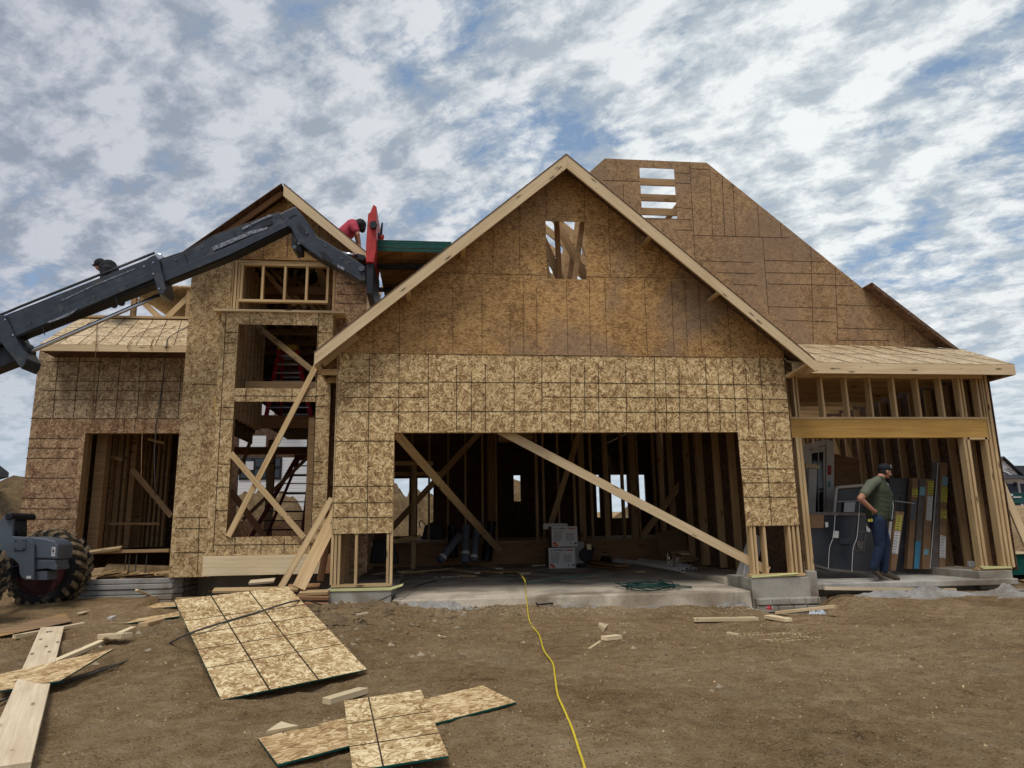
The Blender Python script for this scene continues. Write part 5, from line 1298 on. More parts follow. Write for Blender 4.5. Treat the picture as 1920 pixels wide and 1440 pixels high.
# ================================================================= STEP LADDERS
def ladder(name,apex,Ya,footL,footR,Yf,depth,label,nst,cap='lyel',dark=False):
    RR,AA=('lred_shade','steel_dk') if dark else ('lred','alu')  # dark: shade is painted into the rail and step colours
    A=W(*apex,Ya); L_=W(*footL,Yf); R_=W(*footR,Yf)
    t=thing(name,V((L_.x+R_.x)/2,Yf,L_.z),label,'ladder')
    w0=.16
    aL,aR=A+V(-w0,0,0),A+V(w0,0,0)
    n1=V(0,-1,.25)
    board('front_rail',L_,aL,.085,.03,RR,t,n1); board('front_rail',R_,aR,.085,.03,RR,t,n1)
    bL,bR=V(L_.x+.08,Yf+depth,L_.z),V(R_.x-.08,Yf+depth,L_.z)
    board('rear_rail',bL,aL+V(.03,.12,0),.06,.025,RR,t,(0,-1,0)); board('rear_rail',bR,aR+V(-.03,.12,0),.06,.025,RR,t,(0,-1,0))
    for k in range(1,nst):
        f=k/nst; p,q_=L_.lerp(aL,f),R_.lerp(aR,f); board('step',p,q_,.075,.02,AA,t,(0,0,1))
        if k%2: p,q_=bL.lerp(aL+V(.03,.12,0),f),bR.lerp(aR+V(-.03,.12,0),f); board('rear_bar',p,q_,.03,.015,AA,t,(0,-1,0))
    MB().box(aL.x-.05,aR.x+.05,A.y-.07,A.y+.2,A.z-.06,A.z+.05).build('top_cap',cap,t,bevel=.012)
    return t
ladder('step_ladder',(540,652),3.9,(499,781),(582,781),3.6,1.0,'upper red step ladder with a yellow top seen through the upper bay window',8)
l2=ladder('step_ladder',(571,857),5.0,(468,1012),(566,1012),4.5,1.1,'tall dark red step ladder seen through the lower bay window',9,'lred_shade',True)
# further offcuts strewn over the slab
rg=random.Random(21)
for k,(px,py,L_,a,lb) in enumerate(((760,1072,.35,.2,'offcut on the slab under the left cross piece'),(905,1058,.30,-.5,'pale offcut between the grey pipes and the brace foot'),(985,1075,.28,.9,'short pale stick touching the teal cord'),(1010,1060,.32,.1,'offcut lying left of the white cartons'),(1200,1072,.22,.3,'small offcut between the brown beams and the white pipes'),(1335,1072,.40,-.2,'offcut in front of the cardboard box'),(1230,1052,.45,.15,'pale stick lying behind the white pipes'),(1375,1070,.30,.5,'offcut beside the foot of the long pale brace'))):
    p=GS(px,py,.02); d=V(math.cos(a),math.sin(a),0)*L_/2
    tag(board('floor_offcut',p-d,p+d,rg.uniform(.05,.12),.035,('pale','stud','plank')[k%3],None,(0,0,1)),lb,'timber')
# ================================================================= WINDOWS AND DOORS STORED IN THE PORCH
# white patio door unit
d=thing('white_door_unit',W(1530,1000,3.2),'tall white door unit with glass and a red sticker standing in the porch','door')
DY=2.6
def dq(px,py,Y=DY): return W(px,py,Y)
def slab4(name,px,Y,t,mat,par,bevel=.004): return MB().extr([W(a,b,Y) for a,b in px],(0,t,0)).build(name,mat,par,bevel=bevel)
slab4('door_frame',[(1550,824),(1564,828),(1564,980),(1549,985)],DY-.05,.12,'offwhite',d)
slab4('door_frame',[(1502,836),(1550,824),(1550,834),(1504,846)],DY-.04,.11,'offwhite',d)
slab4('door_leaf',[(1504,847),(1522,843),(1522,985),(1506,985)],DY,.05,'offwhite',d); slab4('door_leaf',[(1523,842),(1549,836),(1549,846),(1523,850)],DY,.05,'offwhite',d); slab4('door_leaf',[(1544,846),(1549,845),(1549,985),(1545,985)],DY,.05,'offwhite',d)
slab4('door_glass',[(1523,850),(1544,846),(1545,985),(1523,985)],DY+.02,.02,'glass',d)
slab4('glazing_bar',[(1534,848),(1535.5,848),(1536,985),(1534.5,985)],DY,.018,'offwhite',d)
slab4('red_sticker',[(1552,873),(1559,872),(1559,890),(1552,891)],DY-.06,.008,'redlab',d,0)
slab4('sticker',[(1552,903),(1558,902),(1558,913),(1552,914)],DY-.06,.008,'cyan',d,0)
slab4('hinge_block',[(1511,868),(1537,872),(1537,879),(1511,877)],DY-.08,.05,'pale',d)
b=tag(slab4('trim_board',[(1517,879),(1532,879),(1528,1010),(1514,1010)],DY-.2,.03,'offwhite',None),'grey-white trim board leaning in front of the white door unit','trim board')
# brown hardboard crate behind
tag(slab4('brown_crate',[(1564,850),(1612,862),(1612,930),(1564,928)],3.6,.5,'redwood',None),'reddish brown crate standing behind the white door unit','crate')
# wrapped white window lying back
wn=thing('wrapped_window',W(1600,985,1.9),'white framed window wrapped with straps leaning behind the long dark packages','window')
fr=[(1568,912),(1620,907),(1620,985),(1560,985)]
mb=MB()
for a,b_ in (((1568,914),(1628,909)),((1568,914),(1561,990)),((1628,909),(1628,990))): mb.bar(W(*a,1.9),W(*b_,1.9),.05,.05)
mb.build('window_frame','offwhite',wn); slab4('window_glass',[(1573,918),(1626,914),(1626,990),(1566,990)],1.93,.02,'film',wn)
slab4('paper_label',[(1583,942),(1604,941),(1602,960),(1582,960)],1.88,.01,'lab',wn,0)
mb=MB(); mb.bar(W(1562,941,1.85),W(1612,939,1.85),.012,.004); mb.bar(W(1612,939,1.85),W(1611,962,1.85),.012,.004); mb.build('strap','lab',wn)
# long low dark packages
pk=thing('dark_window_package',W(1570,1063,1.0),'long low dark wrapped window package with white straps in front of the door unit','package')
slab4('package_body',[(1516,964),(1545,962),(1640,963),(1640,1075),(1560,1070),(1523,1058)],1.0,.25,'film',pk,.01)
slab4('cardboard_edge',[(1515,960),(1640,962),(1640,967),(1516,966)],.985,.27,'card2',pk)
slab4('cardboard_corner',[(1516,966),(1545,966),(1544,990),(1519,990)],.985,.012,'card',pk,0)
slab4('cardboard_edge',[(1523,1057),(1560,1066),(1640,1073),(1640,1078),(1560,1071),(1523,1061)],.985,.27,'card2',pk)
mb=MB()
for a,b_ in (((1566,965),(1553,1066)),((1611,960),(1597,1072))):
    mb.tube(catmull([W(a[0],a[1],.975),W((a[0]+b_[0])/2+3,(a[1]+b_[1])/2-10,.97),W((a[0]+b_[0])/2-4,(a[1]+b_[1])/2+12,.97),W(b_[0],b_[1],.975)]),.006,6)
mb.build('strap','lab',pk)
for px,m_ in (([(1563,995),(1573,996),(1572,1009),(1561,1008)],'lab'),([(1547,979),(1553,979),(1553,988),(1548,989)],'lab'),([(1573,1010),(1593,1008),(1593,1019),(1573,1021)],'steel'),([(1624,985),(1632,993),(1631,998),(1625,996)],'lab')):
    slab4('label',px,.98,.006,m_,pk,0)
P=[W(a,b_,.978) for a,b_ in ((1608,996),(1624,997),(1620,1033),(1603,1032))]
mb=MB()
for i in range(4): mb.bar(P[i],P[(i+1)%4],.012,.003)
mb.extr([W(a,b_,.978) for a,b_ in ((1613,1016),(1620,1014),(1618,1030),(1611,1030))],(0,.003,0)); mb.extr([W(a,b_,.978) for a,b_ in ((1607,1015),(1619,1015),(1608,1029))],(0,.004,0))
mb.build('print_mark','card2',pk)
# upright packages: name, px front face quad, colour, label list
def upright(px,Y,dep,mat,label,labs,side=None):
    c=thing('window_package',W(px[3][0],px[3][1],Y),label,'package','upright window packages in the porch')
    slab4('package_body',px,Y,dep,mat,c,.006)
    for q_,m_ in labs: 
        s_=slab4('label',q_,Y-.006,.005,m_,c,0)
        if m_ in('yel','lab'):
            mb=MB(); a,b_,cc,dd=[Vector(W(u,v,Y-.008)) for u,v in q_]
            nn=max(2,int((a-dd).length/.045))
            for k in range(nn):
                f=(k+.5)/nn; p,r=a.lerp(dd,f),b_.lerp(cc,f); mb.bar(p.lerp(r,.12),p.lerp(r,random.uniform(.5,.9)),.012,.002)
            mb.build('small_print','ink' if m_=='lab' else 'inkd',s_)
    return c
K=1600
def Z(L): return [(1600+a/6,860+b_/6) for a,b_ in L]
upright([(1668,896),(1712,897),(1708,1068),(1668,1068)],1.5,.12,'film','broad dark glazed package standing just behind the man',[])
mb=MB(); 
for i,(a,b_) in enumerate((((1679,929),(1692,929)),((1692,929),(1690,956)),((1690,956),(1678,955)),((1678,955),(1679,929)))): mb.bar(W(*a,1.48),W(*b_,1.48),.012,.004)
mb.bar(W(1670,941,1.47),W(1712,944,1.47),.012,.004); mb.bar(W(1690,1024,1.47),W(1712,1028,1.47),.012,.004)
mb.build('strap','card2',bpy.data.objects['window_package'])
upright(Z([(668,215),(735,225),(665,1245),(605,1240)]),1.40,.12,'card','brown edged package with a single yellow label, first right of the man',[(Z([(668,338),(726,340),(722,430),(662,424)]),'yel'),(Z([(664,470),(716,478),(690,690),(640,690)]),'blue' if 0 else 'steel_lt')])
upright(Z([(752,228),(815,232),(748,1245),(682,1240)]),1.38,.12,'card2','package with a pale blue label on top and bright blue tape at its foot',[(Z([(752,316),(812,320),(806,415),(745,408)]),'cyan'),(Z([(700,930),(760,935),(738,1238),(684,1236)]),'blue')])
upright(Z([(820,225),(905,235),(862,1248),(778,1244)]),1.36,.12,'card','package with stacked yellow and long white labels in the middle of the row',[(Z([(850,250),(908,255),(898,410),(838,404)]),'yel'),(Z([(838,418),(896,420),(878,700),(820,690)]),'lab'),(Z([(800,1010),(850,1020),(845,1085),(790,1080)]),'cyan')])
upright([(1757,866),(1775,868),(1772,1068),(1746,1069)],1.34,.14,'card2','grey wrapped package with a vertical white strap, second from the right',[])
upright([(1764,866),(1777,868),(1774,1070),(1762,1069)],1.30,.03,'card','narrow front package rightmost in the row with yellow, blue and white labels',[([(1768,893),(1777.5,895),(1776.5,912),(1766,910)],'cyan'),([(1766,912),(1776.5,914),(1775.5,942),(1764.5,940)],'yel'),([(1765,955),(1775.5,957),(1775,973),(1764,971)],'yel'),([(1763,1003),(1774,1006),(1772.5,1047),(1762,1045)],'lab')])
upright(Z([(478,590),(575,600),(480,1262),(420,1262)]),1.0,.10,'card','shorter leaning package with white and yellow labels right beside the man',[(Z([(492,628),(552,640),(530,812),(468,800)]),'yel'),(Z([(466,812),(530,822),(500,1075),(436,1062)]),'lab')])
upright(Z([(405,690),(440,680),(405,1260),(372,1250)]),1.05,.08,'card','narrow leaning package half hidden behind the man\'s legs',[(Z([(410,700),(438,690),(400,1090),(376,1085)]),'lab')])
mb=MB()
for a,b_,Y in (((1759,868),(1744,1066),1.27),((1669,938),(1716,944),1.33)): mb.bar(W(*a,Y),W(*b_,Y),.010,.003)
st=mb.build('packing_strap','lab'); tag(st,'thin white packing straps round the upright packages','strap')
p=W(1818,1048,1.6); 
for k,px in enumerate((1819,1825)): tag(MB().box(W(px,1050,1.2).x-.03,W(px,1050,1.2).x+.02,1.2,1.25,.46,.56).build('outlet_box','lab',None,bevel=.004),('left','right')[k]+' one of two small white boxes on the sill by the porch corner','electrical box')
# diagonal brace outside the right wall, green-edged panel pile beyond it
pb=V(W(1945,1090,.6).x,.6,.25)
tag(board('wall_prop',W(1868,885,.75),pb+V(.1,0,0),.14,.04,'fascia',None,(0,-1,0)),'orange-brown plank propped against the right corner of the house','plank')
gx=W(1897,1080,1.8)
for k in range(9):
    z=W(1900,1078,1.8).z+k*.041
    tag(MB().box(W(1894,1060,1.8).x,W(1894,1060,1.8).x+2.3,1.8,3.0,z,z+.038).build('green_panel','green' if k%3 else 'green'),'green-edged panel in the pile right of the house corner','wood panel','green-edged panels right of the house')
tag(sheet('top_panel',[V(gx.x-.05,1.75,z+.06),V(gx.x+1.1,1.75,z+.06),V(gx.x+1.1,2.9,z+.06),V(gx.x-.05,2.9,z+.06)],.012,['osb_sheet','green','seam']),'bare wood panel lying on top of the green-edged pile','wood panel')
tag(board('ground_strip',GH(1690,1117,.03),GH(1920,1128,.03),.06,.03,'redwood',None,(0,0,1)),'long thin strip lying over the rubble in front of the porch','timber')
tag(board('ground_strip',GH(1870,1080,.03),GH(1935,1092,.03),.10,.03,'stud',None,(0,0,1)),'board on the ground under the green-edged pile','timber')
# plastic bag by the footing
p=GH(1535,1128,.0); mb=MB(); rg=random.Random(5)
tag(heap('crumpled_plastic',p.x,p.y+.05,.22,.10,.16,3.3,'poly',z0=p.z-.02,n=16,lump=1.0),'crumpled clear plastic bag beside the brick-pattern footing','plastic bag',kind='thing')
# ================================================================= NEIGHBOURHOOD
# white sided house seen through the bay
nb=thing('neighbour_house',(-11,28,1),'white sided house with a black window behind the dirt heap, seen through the bay','house')
NY=26.0
nl,nr=-17.5,W(590,850,NY).x+2.0
MB().box(nl,nr,NY,NY+9,.3,9.2).build('wall','siding',nb)
rp=[V(nl-.4,NY-.5,9.1),V(nr+.4,NY-.5,9.1),V(nr-1,NY+4.5,12.5),V(nl+1,NY+4.5,12.5)]
MB().extr(rp,(0,0,.15)).build('roof','shingle',nb)
e0,e1=W(516,752,NY-.4),W(556,768,NY-.4); MB().extr([e0,e1,e1+V(.0,0,-.25),e0+V(-.4,0,-.2)],(0,-.5,0)).build('eave','shingle',nb)
wf=[W(450,858,NY-.05),W(529,858,NY-.05),W(529,899,NY-.05),W(450,899,NY-.05)]
x0,x1,z0,z1=wf[0].x,wf[1].x,wf[2].z,wf[0].z
win=MB().box(x0,x1,NY-.06,NY-.01,z0,z1).build('window','black',nb)
mb=MB(); n3=(x1-x0)/3
for i in range(3):
    for j in range(2): mb.box(x0+i*n3+.09,x0+(i+1)*n3-.09,NY-.085,NY-.065,z0+.1+j*(z1-z0)/2,z0+(j+1)*(z1-z0)/2-.06)
mb.build('pane','glass',win)
MB().box(x0+n3*.45,x0+n3*1.0,NY-.10,NY-.088,z1-.62,z1-.2).build('window_sticker','lab',win)
# wrapped house with navy garage doors at far right
fh=thing('neighbour_house',(66,62,2.6),'half finished house with white wrap gable and navy garage doors at the right edge','house')
QY=62.0
fq=lambda a,b_,Y=QY: W(a,b_,Y)
fx0=fq(1858,900).x; fx1=fq(1990,900).x; gz0=fq(1900,946).z-.3; gz1=fq(1900,899).z
ap=fq(1878,860); er=fq(1916,896); el=V(2*ap.x-er.x,QY,er.z)
MB().extr([V(el.x,QY,gz1-.1),V(er.x,QY,gz1-.1),er,ap,el],(0,.2,0)).build('gable_wall','wrap',fh)
MB().box(el.x,fx1+12,QY+.1,QY+10,gz0,gz1).build('wall','wrap',fh)
mb=MB(); mb.extr([ap+V(0,-.4,.1),er+V(.5,-.4,-.3),er+V(.5,0,-.3)+V(0,12,0),ap+V(0,12,.1)],(0,0,.14)); mb.extr([ap+V(0,-.4,.1),el+V(-.5,-.4,-.3),el+V(-.5,12,-.3),ap+V(0,12,.1)],(0,0,.14)); 
mb.build('roof','shingle',fh)
hp=fq(1912,873,QY+2.5); MB().extr([V(ap.x+2,QY+2.5,hp.z),V(hp.x+1,QY+2.5,hp.z),V(fx1+12,QY+2.5,gz1-.2),V(er.x,QY+2.5,gz1-.2)],(0,7,0)).build('roof','shingle',fh)
MB().extr([V(el.x,QY-.9,gz1-.0),V(er.x+.2,QY-.9,gz1-.0),V(er.x,QY,gz1+.45),V(el.x,QY,gz1+.45)],(0,0,.08)).build('canopy','shingle',fh)
for a,b_ in ((1873,1910),(1916,1960)):
    MB().box(fq(a,920).x,fq(b_,920).x,QY+.0,QY+.09,gz0,fq(1900,907).z).build('garage_door','door_n',fh)
mb=MB(); rg=random.Random(2)
for k in range(14):
    xx=el.x+(er.x-el.x)*rg.random(); zz=gz1+.4+(ap.z-gz1-.9)*rg.random()
    if abs(xx-ap.x)/(er.x-ap.x)+ (zz-er.z)/(ap.z-er.z)>.85: continue
    mb.bar(V(xx,QY-.02,zz),V(xx+.7,QY-.02,zz-.35),.13,.01)
mb.build('wrap_print','ink',fh)
for a in (1884,1903): MB().box(fq(a,905).x-.12,fq(a,905).x+.12,QY-.15,QY-.01,gz1-.75,gz1-.3).build('lamp','black',fh)
# dumpster
du=thing('dumpster',(58,50,2.6),'green dumpster with a white nameplate in front of the far garage','dumpster')
DYY=50.0; dq_=lambda a,b_:W(a,b_,DYY)
dx0,dx1=dq_(1893,935).x,dq_(1893,935).x+6.5; dz0,dz1=dq_(1900,944).z,dq_(1900,924).z
MB().extr([V(dx0,DYY,dz1),V(dx1,DYY,dz1),V(dx1-.1,DYY,dz0),V(dx0+.15,DYY,dz0)],(0,2.2,0)).build('bin','dump',du,bevel=.03)
MB().box(dx0-.05,dx1+.05,DYY-.06,DYY+2.25,dz1-.1,dz1).build('rim','dump',du)
mb=MB()
for i in range(6): xx=dx0+.4+i*1.1; mb.box(xx,xx+.08,DYY-.05,DYY-.002,dz0+.05,dz1-.1)
mb.build('rib','dump',du)
MB().box(dq_(1899,935).x,dq_(1914,935).x,DYY-.08,DYY-.055,dq_(1900,933.5).z,dq_(1900,931).z).build('nameplate','lab',du)
MB().box(dq_(1894.5,935).x,dq_(1899,935).x,DYY-.08,DYY-.055,dq_(1900,930).z,dq_(1900,926).z).build('nameplate','lab',du)
# sidewalk and street beyond
def strip_on(name,pts,wd,mat):
    mb=MB(); P=[Vector(p) for p in pts]; i=0
    for k,p in enumerate(P):
        d=(P[min(k+1,len(P)-1)]-P[max(k-1,0)]).normalized(); s_=V(d.y,-d.x,0)*wd/2
        for q_ in (p-s_,p+s_): mb.v.append((q_.x,q_.y,hn(q_.x,q_.y)+.06))
    for k in range(len(P)-1): mb.f.append((2*k,2*k+1,2*k+3,2*k+2)); mb.m.append(0)
    return tag(mb.build(name,mat),kind='structure')
strip_on('sidewalk',[V(14.5+.9*k,-6+1.6*k,0) for k in range(16)],1.5,'walk')
# corner of the dark roof at the far left
lf=thing('neighbour_house',(-28,20,1),'dark eave corner of a house just showing at the left edge','house')
LY=14.0; t0=W(18,886,LY); t1=W(-40,838,LY)
MB().extr([W(-40,842,LY),W(17,886,LY),W(16,895,LY),W(-40,893,LY)],(-4,5,0)).build('roof','shingle',lf)
MB().box(W(-500,900,LY).x,W(-8,900,LY+5).x,LY+.6,LY+5,.4,W(0,893,LY).z).build('wall','wrap',lf)
# ================================================================= PEOPLE
def capsules(name,caps,mat,parent,vox=.012,smooth=6,ell=()):
    """tapered limbs and ellipsoids fused into one continuous skin"""
    mb=MB(); SU,SV=12,8
    def ball(c,r,sc=(1,1,1)):
        i0=len(mb.v)
        mb.v.append((c[0],c[1],c[2]+r*sc[2]))
        for a in range(1,SV):
            ph=math.pi*a/SV
            for b_ in range(SU):
                th=2*math.pi*b_/SU; mb.v.append((c[0]+r*sc[0]*math.sin(ph)*math.cos(th),c[1]+r*sc[1]*math.sin(ph)*math.sin(th),c[2]+r*sc[2]*math.cos(ph)))
        mb.v.append((c[0],c[1],c[2]-r*sc[2])); e=len(mb.v)-1
        for b_ in range(SU):
            k=(b_+1)%SU
            mb.f.append((i0,i0+1+b_,i0+1+k)); mb.f.append((e,e-SU+k,e-SU+b_))
            for a in range(SV-2): p=i0+1+a*SU; mb.f.append((p+b_,p+SU+b_,p+SU+k,p+k))
    for a,b_,ra,rb in caps:
        a=Vector(a);b_=Vector(b_); L_=(b_-a).length; nn=max(2,int(L_/(min(ra,rb)*.4)))
        for k in range(nn+1):
            f=k/nn; ball(a.lerp(b_,f),ra+(rb-ra)*f)
    for c,r,s_ in ell: ball(c,r,s_)
    me=bpy.data.meshes.new('tmp'); me.from_pydata(mb.v,[],mb.f)
    o=bpy.data.objects.new('tmp',me); TS_.collection.objects.link(o)
    rm=o.modifiers.new('r','REMESH'); rm.mode='VOXEL'; rm.voxel_size=vox
    if smooth: s2=o.modifiers.new('s','SMOOTH'); s2.iterations=smooth; s2.factor=.5
    me2=evalmesh(o)
    me2.name=name; me2.materials.clear(); me2.materials.append(M[mat]); me2.polygons.foreach_set('use_smooth',[True]*len(me2.polygons))
    r=bpy.data.objects.new(name,me2); COL.objects.link(r)
    if parent is not None: r.parent=parent; r.matrix_parent_inverse=WM[parent.name].inverted()
    WM[r.name]=Matrix(); return r
def hand(mbc,wr,d,pn,s=1.0,curl=.5):
    """palm and five bent fingers as capsules appended to mbc; d = direction of the hand, pn = palm normal"""
    d=Vector(d).normalized(); pn=Vector(pn).normalized(); sd=d.cross(pn)
    palm=wr+d*.085*s
    mbc.append((wr,palm,.024*s,.03*s))
    for k,(o,L_) in enumerate(((-.030,.068),(-.010,.078),(.010,.072),(.029,.056))):
        a=palm+sd*o*s; m1=a+(d*math.cos(curl*.6)+pn*math.sin(curl*.6))*L_*.5*s; m2=m1+(d*math.cos(curl*1.6)+pn*math.sin(curl*1.6))*L_*.5*s
        mbc.append((a,m1,.0095*s,.009*s)); mbc.append((m1,m2,.009*s,.0075*s))
    a=wr+d*.03*s-sd*.026*s; m1=a+(d*.5-sd*.75+pn*.3).normalized()*.04*s; m2=m1+(d*.9-sd*.2+pn*.4).normalized()*.03*s
    mbc.append((a,m1,.012*s,.010*s)); mbc.append((m1,m2,.010*s,.008*s))
# --- man in the green vest, walking to the right on the porch edge, looking down
my=.30
mp=lambda px,py,dy=0: W(px,py,my+dy)
man=thing('person',V(7.45,my,.33),'man in black cap, green vest and jeans walking on the porch with hand in pocket','person')
hd=mp(1659,884); 
pel=mp(1643,968,.02); hipN=mp(1645,978,-.09); hipF=mp(1648,978,.12); chest=mp(1651,920,.02)
shN=mp(1633,908,-.19); shF=mp(1650,907,.22); elN=mp(1613,935,-.24); wrN=mp(1635,955,-.20)
elF=mp(1655,942,.27); wrF=mp(1662,960,.22)
knN=mp(1650,1024,-.08); anN=mp(1637,1068,-.06); toN=mp(1653,1083,-.08); knF=mp(1661,1020,.12); anF=mp(1657,1072,.10); toF=mp(1683,1085,.10)
nk=mp(1649,899,.0)
caps=[(pel,chest,.15,.16),(chest,nk,.12,.07),(nk,hd,.065,.06),(shN,elN,.062,.052),(elN,wrN,.050,.034),(shF,elF,.062,.05),(elF,wrF,.048,.034),(shN,nk,.07,.06),(shF,nk,.07,.06),
 (hipN,knN,.095,.066),(knN,anN,.062,.043),(hipF,knF,.095,.066),(knF,anF,.062,.043),(anN,toN,.036,.026),(anF,toF,.036,.026)]
fwd=V(1,0,0)
hand(caps,wrN,(mp(1646,962,-.14)-wrN),V(.2,1,0),1.0,.7); hand(caps,wrF,V(-.2,-.7,-.7),V(0,-.4,-1),1.0,.6)
hz0=hd
ell=[(hz0+V(0,0,.01),.098,(1.0,.80,1.18)),(hz0+V(.045,0,-.055),.062,(1,.95,1.0)),(hz0+V(.098,0,-.028),.018,(1.1,.8,1.1)),(hz0+V(.088,0,-.062),.016,(.8,1.5,.6)),(hz0+V(-.01,-.082,-.01),.024,(.9,.35,1.3)),(hz0+V(-.01,.082,-.01),.024,(.9,.35,1.3)),(hz0+V(.085,0,.012),.02,(.7,2.2,.5)),(hz0+V(.07,0,-.098),.028,(1,1.2,.7))]
body=capsules('body',caps,'skin',man,.0085,3,ell)
mb=MB()
for s_ in (-1,1): mb.tube([hz0+V(.082,s_*.034-.004,-.008),hz0+V(.090,s_*.034,-.008)],.009,8)
mb.build('eye','inkd',man)
capsules('beard',[(hz0+V(.055,-.06,-.085),hz0+V(.098,-.01,-.092),.022,.026),(hz0+V(.055,.06,-.085),hz0+V(.098,.01,-.092),.022,.026),(hz0+V(.1,-.02,-.056),hz0+V(.1,.02,-.056),.010,.010)],'hair',man,.006,2)
capsules('hair',[],'hair',man,.008,2,[(hz0+V(-.030,0,-.005),.088,(.95,.92,1.0))])
cp=capsules('cap',[],'cloth_b',man,.007,2,[(hz0+V(-.005,0,.055),.108,(1.05,.88,.78)),(hz0+V(.085,0,.045),.075,(1.15,.95,.16))])
# logo patch on the front of the cap: two upright strokes
mb=MB(); c=hz0+V(.088,-.045,.085)
mb.bar(c+V(0,-.004,-.022),c+V(-.002,-.004,.022),.010,.006,n=(.6,-1,0)); mb.bar(c+V(-.010,-.004,.018),c+V(.008,-.004,.020),.009,.006,n=(.6,-1,0)); mb.bar(c+V(-.012,-.004,-.022),c+V(.010,-.004,-.020),.009,.006,n=(.6,-1,0))
mb.build('cap_logo','lab',cp)
capsules('shirt',[(shN,shN.lerp(elN,.62),.086,.078),(shF,shF.lerp(elF,.62),.086,.078),(shN,nk,.08,.07),(shF,nk,.08,.07)],'shirt',man,.010,4)
belly=mp(1656,945,.0)
capsules('vest',[(mp(1645,966,.02),mp(1650,922,.02),.178,.178),(mp(1650,922),mp(1648,903),.165,.105),(mp(1660,930,-.02),mp(1665,966,.0),.125,.105),(mp(1638,930,.02),mp(1638,962,.02),.14,.13)],'vest',man,.011,5,
 [(mp(1647,899,.0),.098,(1.1,1.15,.62)),(mp(1632,910,-.06),.10,(.9,1.0,1.1)),(mp(1668,972,-.01),.07,(1,1.6,.7))])
MB().tube([mp(1664,905,-.04),mp(1672,925,-.10),mp(1675,950,-.12),mp(1672,975,-.12)],.006,6).build('zip','chrome',man)
capsules('jeans',[(mp(1644,972,.02),mp(1646,982,.02),.150,.150),(hipN,knN,.112,.084),(knN,anN.lerp(knN,.08),.082,.068),(hipF,knF,.112,.084),(knF,anF.lerp(knF,.05),.082,.070)],'jean',man,.010,3)
for kn_,an,to in ((knN,anN,toN),(knF,anF,toF)):
    capsules('boot',[(kn_.lerp(an,.88),an,.058,.052),(an+V(-.03,0,-.02),to,.046,.040),(an,to,.052,.038)] if an is anF else [(kn_.lerp(an,.88),an,.058,.05),(an,to,.050,.038)],'boot',man,.009,3)
tp=thing('tape_measure',mp(1629.5,976,-.17),'yellow and black tape measure clipped at the man\'s hip','tape measure')
c=mp(1629.5,976,-.17); MB().tube([c,c+V(0,.035,0)],.034,14).build('case','black',tp,bevel=.004); MB().tube([c+V(0,-.004,0),c+V(0,-.001,0)],.024,14).build('face_label','yel',tp); MB().box(c.x+.035,c.x+.065,c.y,c.y+.02,c.z-.02,c.z+.03).build('clip','yel',tp)
# --- worker in pink shirt bent over on the tower roof
wy=1.75
wp=lambda px,py,dy=0: W(px,py,wy+dy)
wk=thing('person',wp(640,470),'worker in a pink shirt bent over on the tower roof behind the red fork carriage','person')
hd=wp(674,424); sh=wp(663,424); pelv=wp(640,446); kn1=wp(656,468,.1); an1=wp(640,485,.15)
caps=[(pelv,sh,.14,.13),(sh,hd,.07,.07),(wp(662,424,-.16),wp(671,440,-.2),.055,.045),(wp(671,440,-.2),wp(674,458,-.15),.042,.032),(wp(664,426,.16),wp(668,442,.22),.055,.045),(wp(668,442,.22),wp(672,462,.2),.042,.032),(wp(662,425,-.16),wp(664,426,.16),.075,.075),
 (pelv,kn1,.10,.07),(kn1,an1,.065,.045),(pelv,wp(650,476,-.15),.10,.07),(wp(650,476,-.15),wp(628,480,-.15),.06,.045)]
hand(caps,wp(674,458,-.15),V(.1,0,-1),V(-1,0,0),1,.4); hand(caps,wp(672,462,.2),V(.1,0,-1),V(-1,0,0),1,.4)
capsules('body',caps,'skin',wk,.010,3,[(hd,.10,(.95,.8,1.1)),(hd+V(.07,0,-.07),.02,(1,1,1)),(hd+V(0,-.08,0),.024,(.9,.35,1.3)),(hd+V(0,.08,0),.024,(.9,.35,1.3))])
capsules('shirt',[(wp(638,447),wp(661,426),.155,.155),(wp(661,424,-.16),wp(666,432,-.19),.085,.075),(wp(664,426,.16),wp(667,436,.2),.085,.075),(wp(662,425,-.16),wp(664,426,.16),.09,.09)],'cloth_p',wk,.011,4)
capsules('hair',[],'hair',wk,.008,2,[(hd+V(.01,0,.03),.115,(1.05,.95,1.0)),(hd+V(.055,0,-.03),.085,(.8,.95,1.2))])
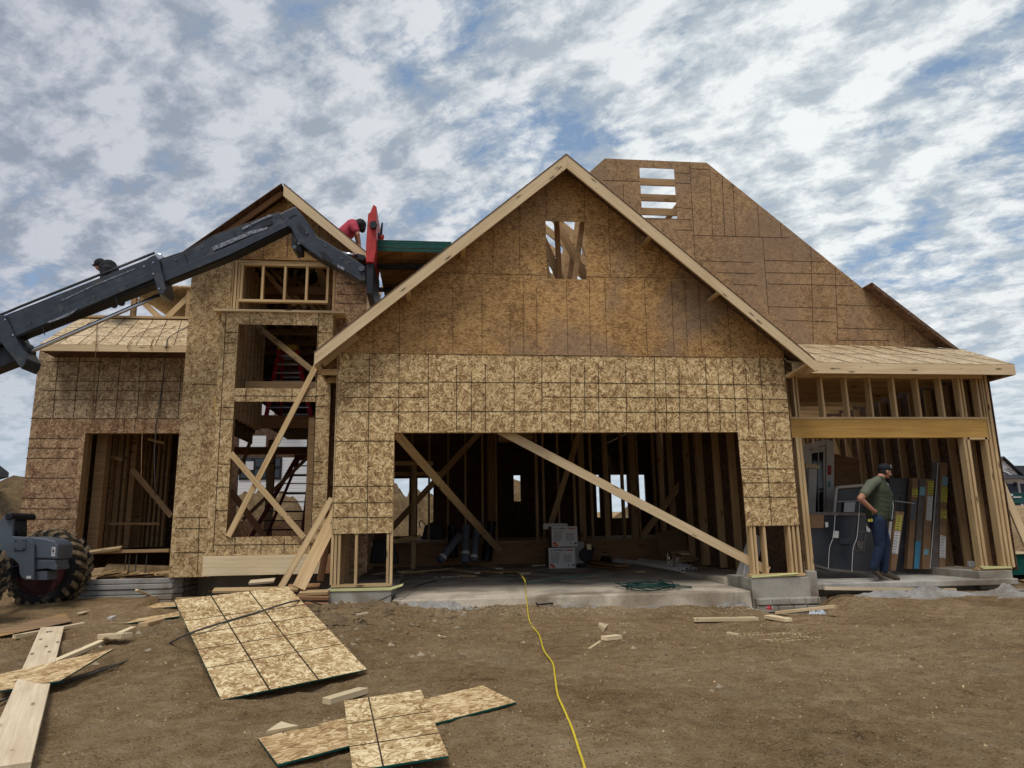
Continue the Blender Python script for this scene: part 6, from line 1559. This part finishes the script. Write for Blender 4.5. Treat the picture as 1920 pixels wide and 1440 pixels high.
capsules('trousers',[(pelv,kn1,.12,.085),(kn1,an1,.08,.06),(pelv,wp(650,476,-.15),.12,.085),(wp(650,476,-.15),wp(628,480,-.15),.08,.06)],'cloth_b',wk,.011,3)
# --- worker in black kneeling on the wing roof behind the boom
ky=3.0
kp=lambda px,py,dy=0: W(px,py,ky+dy)
wk=thing('person',kp(205,590),'worker in dark hooded clothes crouching behind the boom above the left wing','person')
hd=kp(187.5,497.5); sh=kp(203,503); pe=kp(216,535); kn=kp(190,552); an=kp(214,572)
caps=[(pe,sh,.17,.15),(sh,hd,.075,.08),(kp(200,505,-.18),kp(192,528,-.2),.055,.045),(kp(192,528,-.2),kp(182,538,-.15),.042,.032),(kp(203,505,.18),kp(196,528,.2),.055,.045),(kp(196,528,.2),kp(184,540,.15),.042,.032),(pe,kn,.10,.075),(kn,an,.07,.05),(pe,kp(205,556,-.2),.10,.075),(kp(205,556,-.2),kp(228,568,-.2),.07,.05)]
hand(caps,kp(182,538,-.15),V(-.3,0,-1),V(1,0,0),1,.4); hand(caps,kp(184,540,.15),V(-.3,0,-1),V(1,0,0),1,.4)
capsules('body',caps,'skin',wk,.011,3,[(hd,.10,(.95,.8,1.15)),(hd+V(-.10,0,-.02),.02,(1,1,1))])
capsules('hooded_jacket',[(pe,sh,.20,.175),(kp(200,505,-.18),kp(192,528,-.2),.08,.065),(kp(203,505,.18),kp(196,528,.2),.08,.065),(kp(200,506,-.15),kp(203,506,.15),.1,.1),(kp(192,528,-.2),kp(183,537,-.16),.06,.05)],'cloth_b',wk,.012,4,[(kp(200,496.5),.085,(1.2,1,.8))])
capsules('hat',[],'cloth_b',wk,.008,2,[(hd+V(0,0,.035),.115,(1.0,.9,.95)),(hd+V(-.09,0,-.005),.06,(1.1,1,.22))])
capsules('trousers',[(pe,kn,.12,.09),(kn,an,.085,.065),(pe,kp(205,556,-.2),.12,.09),(kp(205,556,-.2),kp(228,568,-.2),.085,.065)],'cloth_b',wk,.012,3)
bpy.data.scenes.remove(TS_)
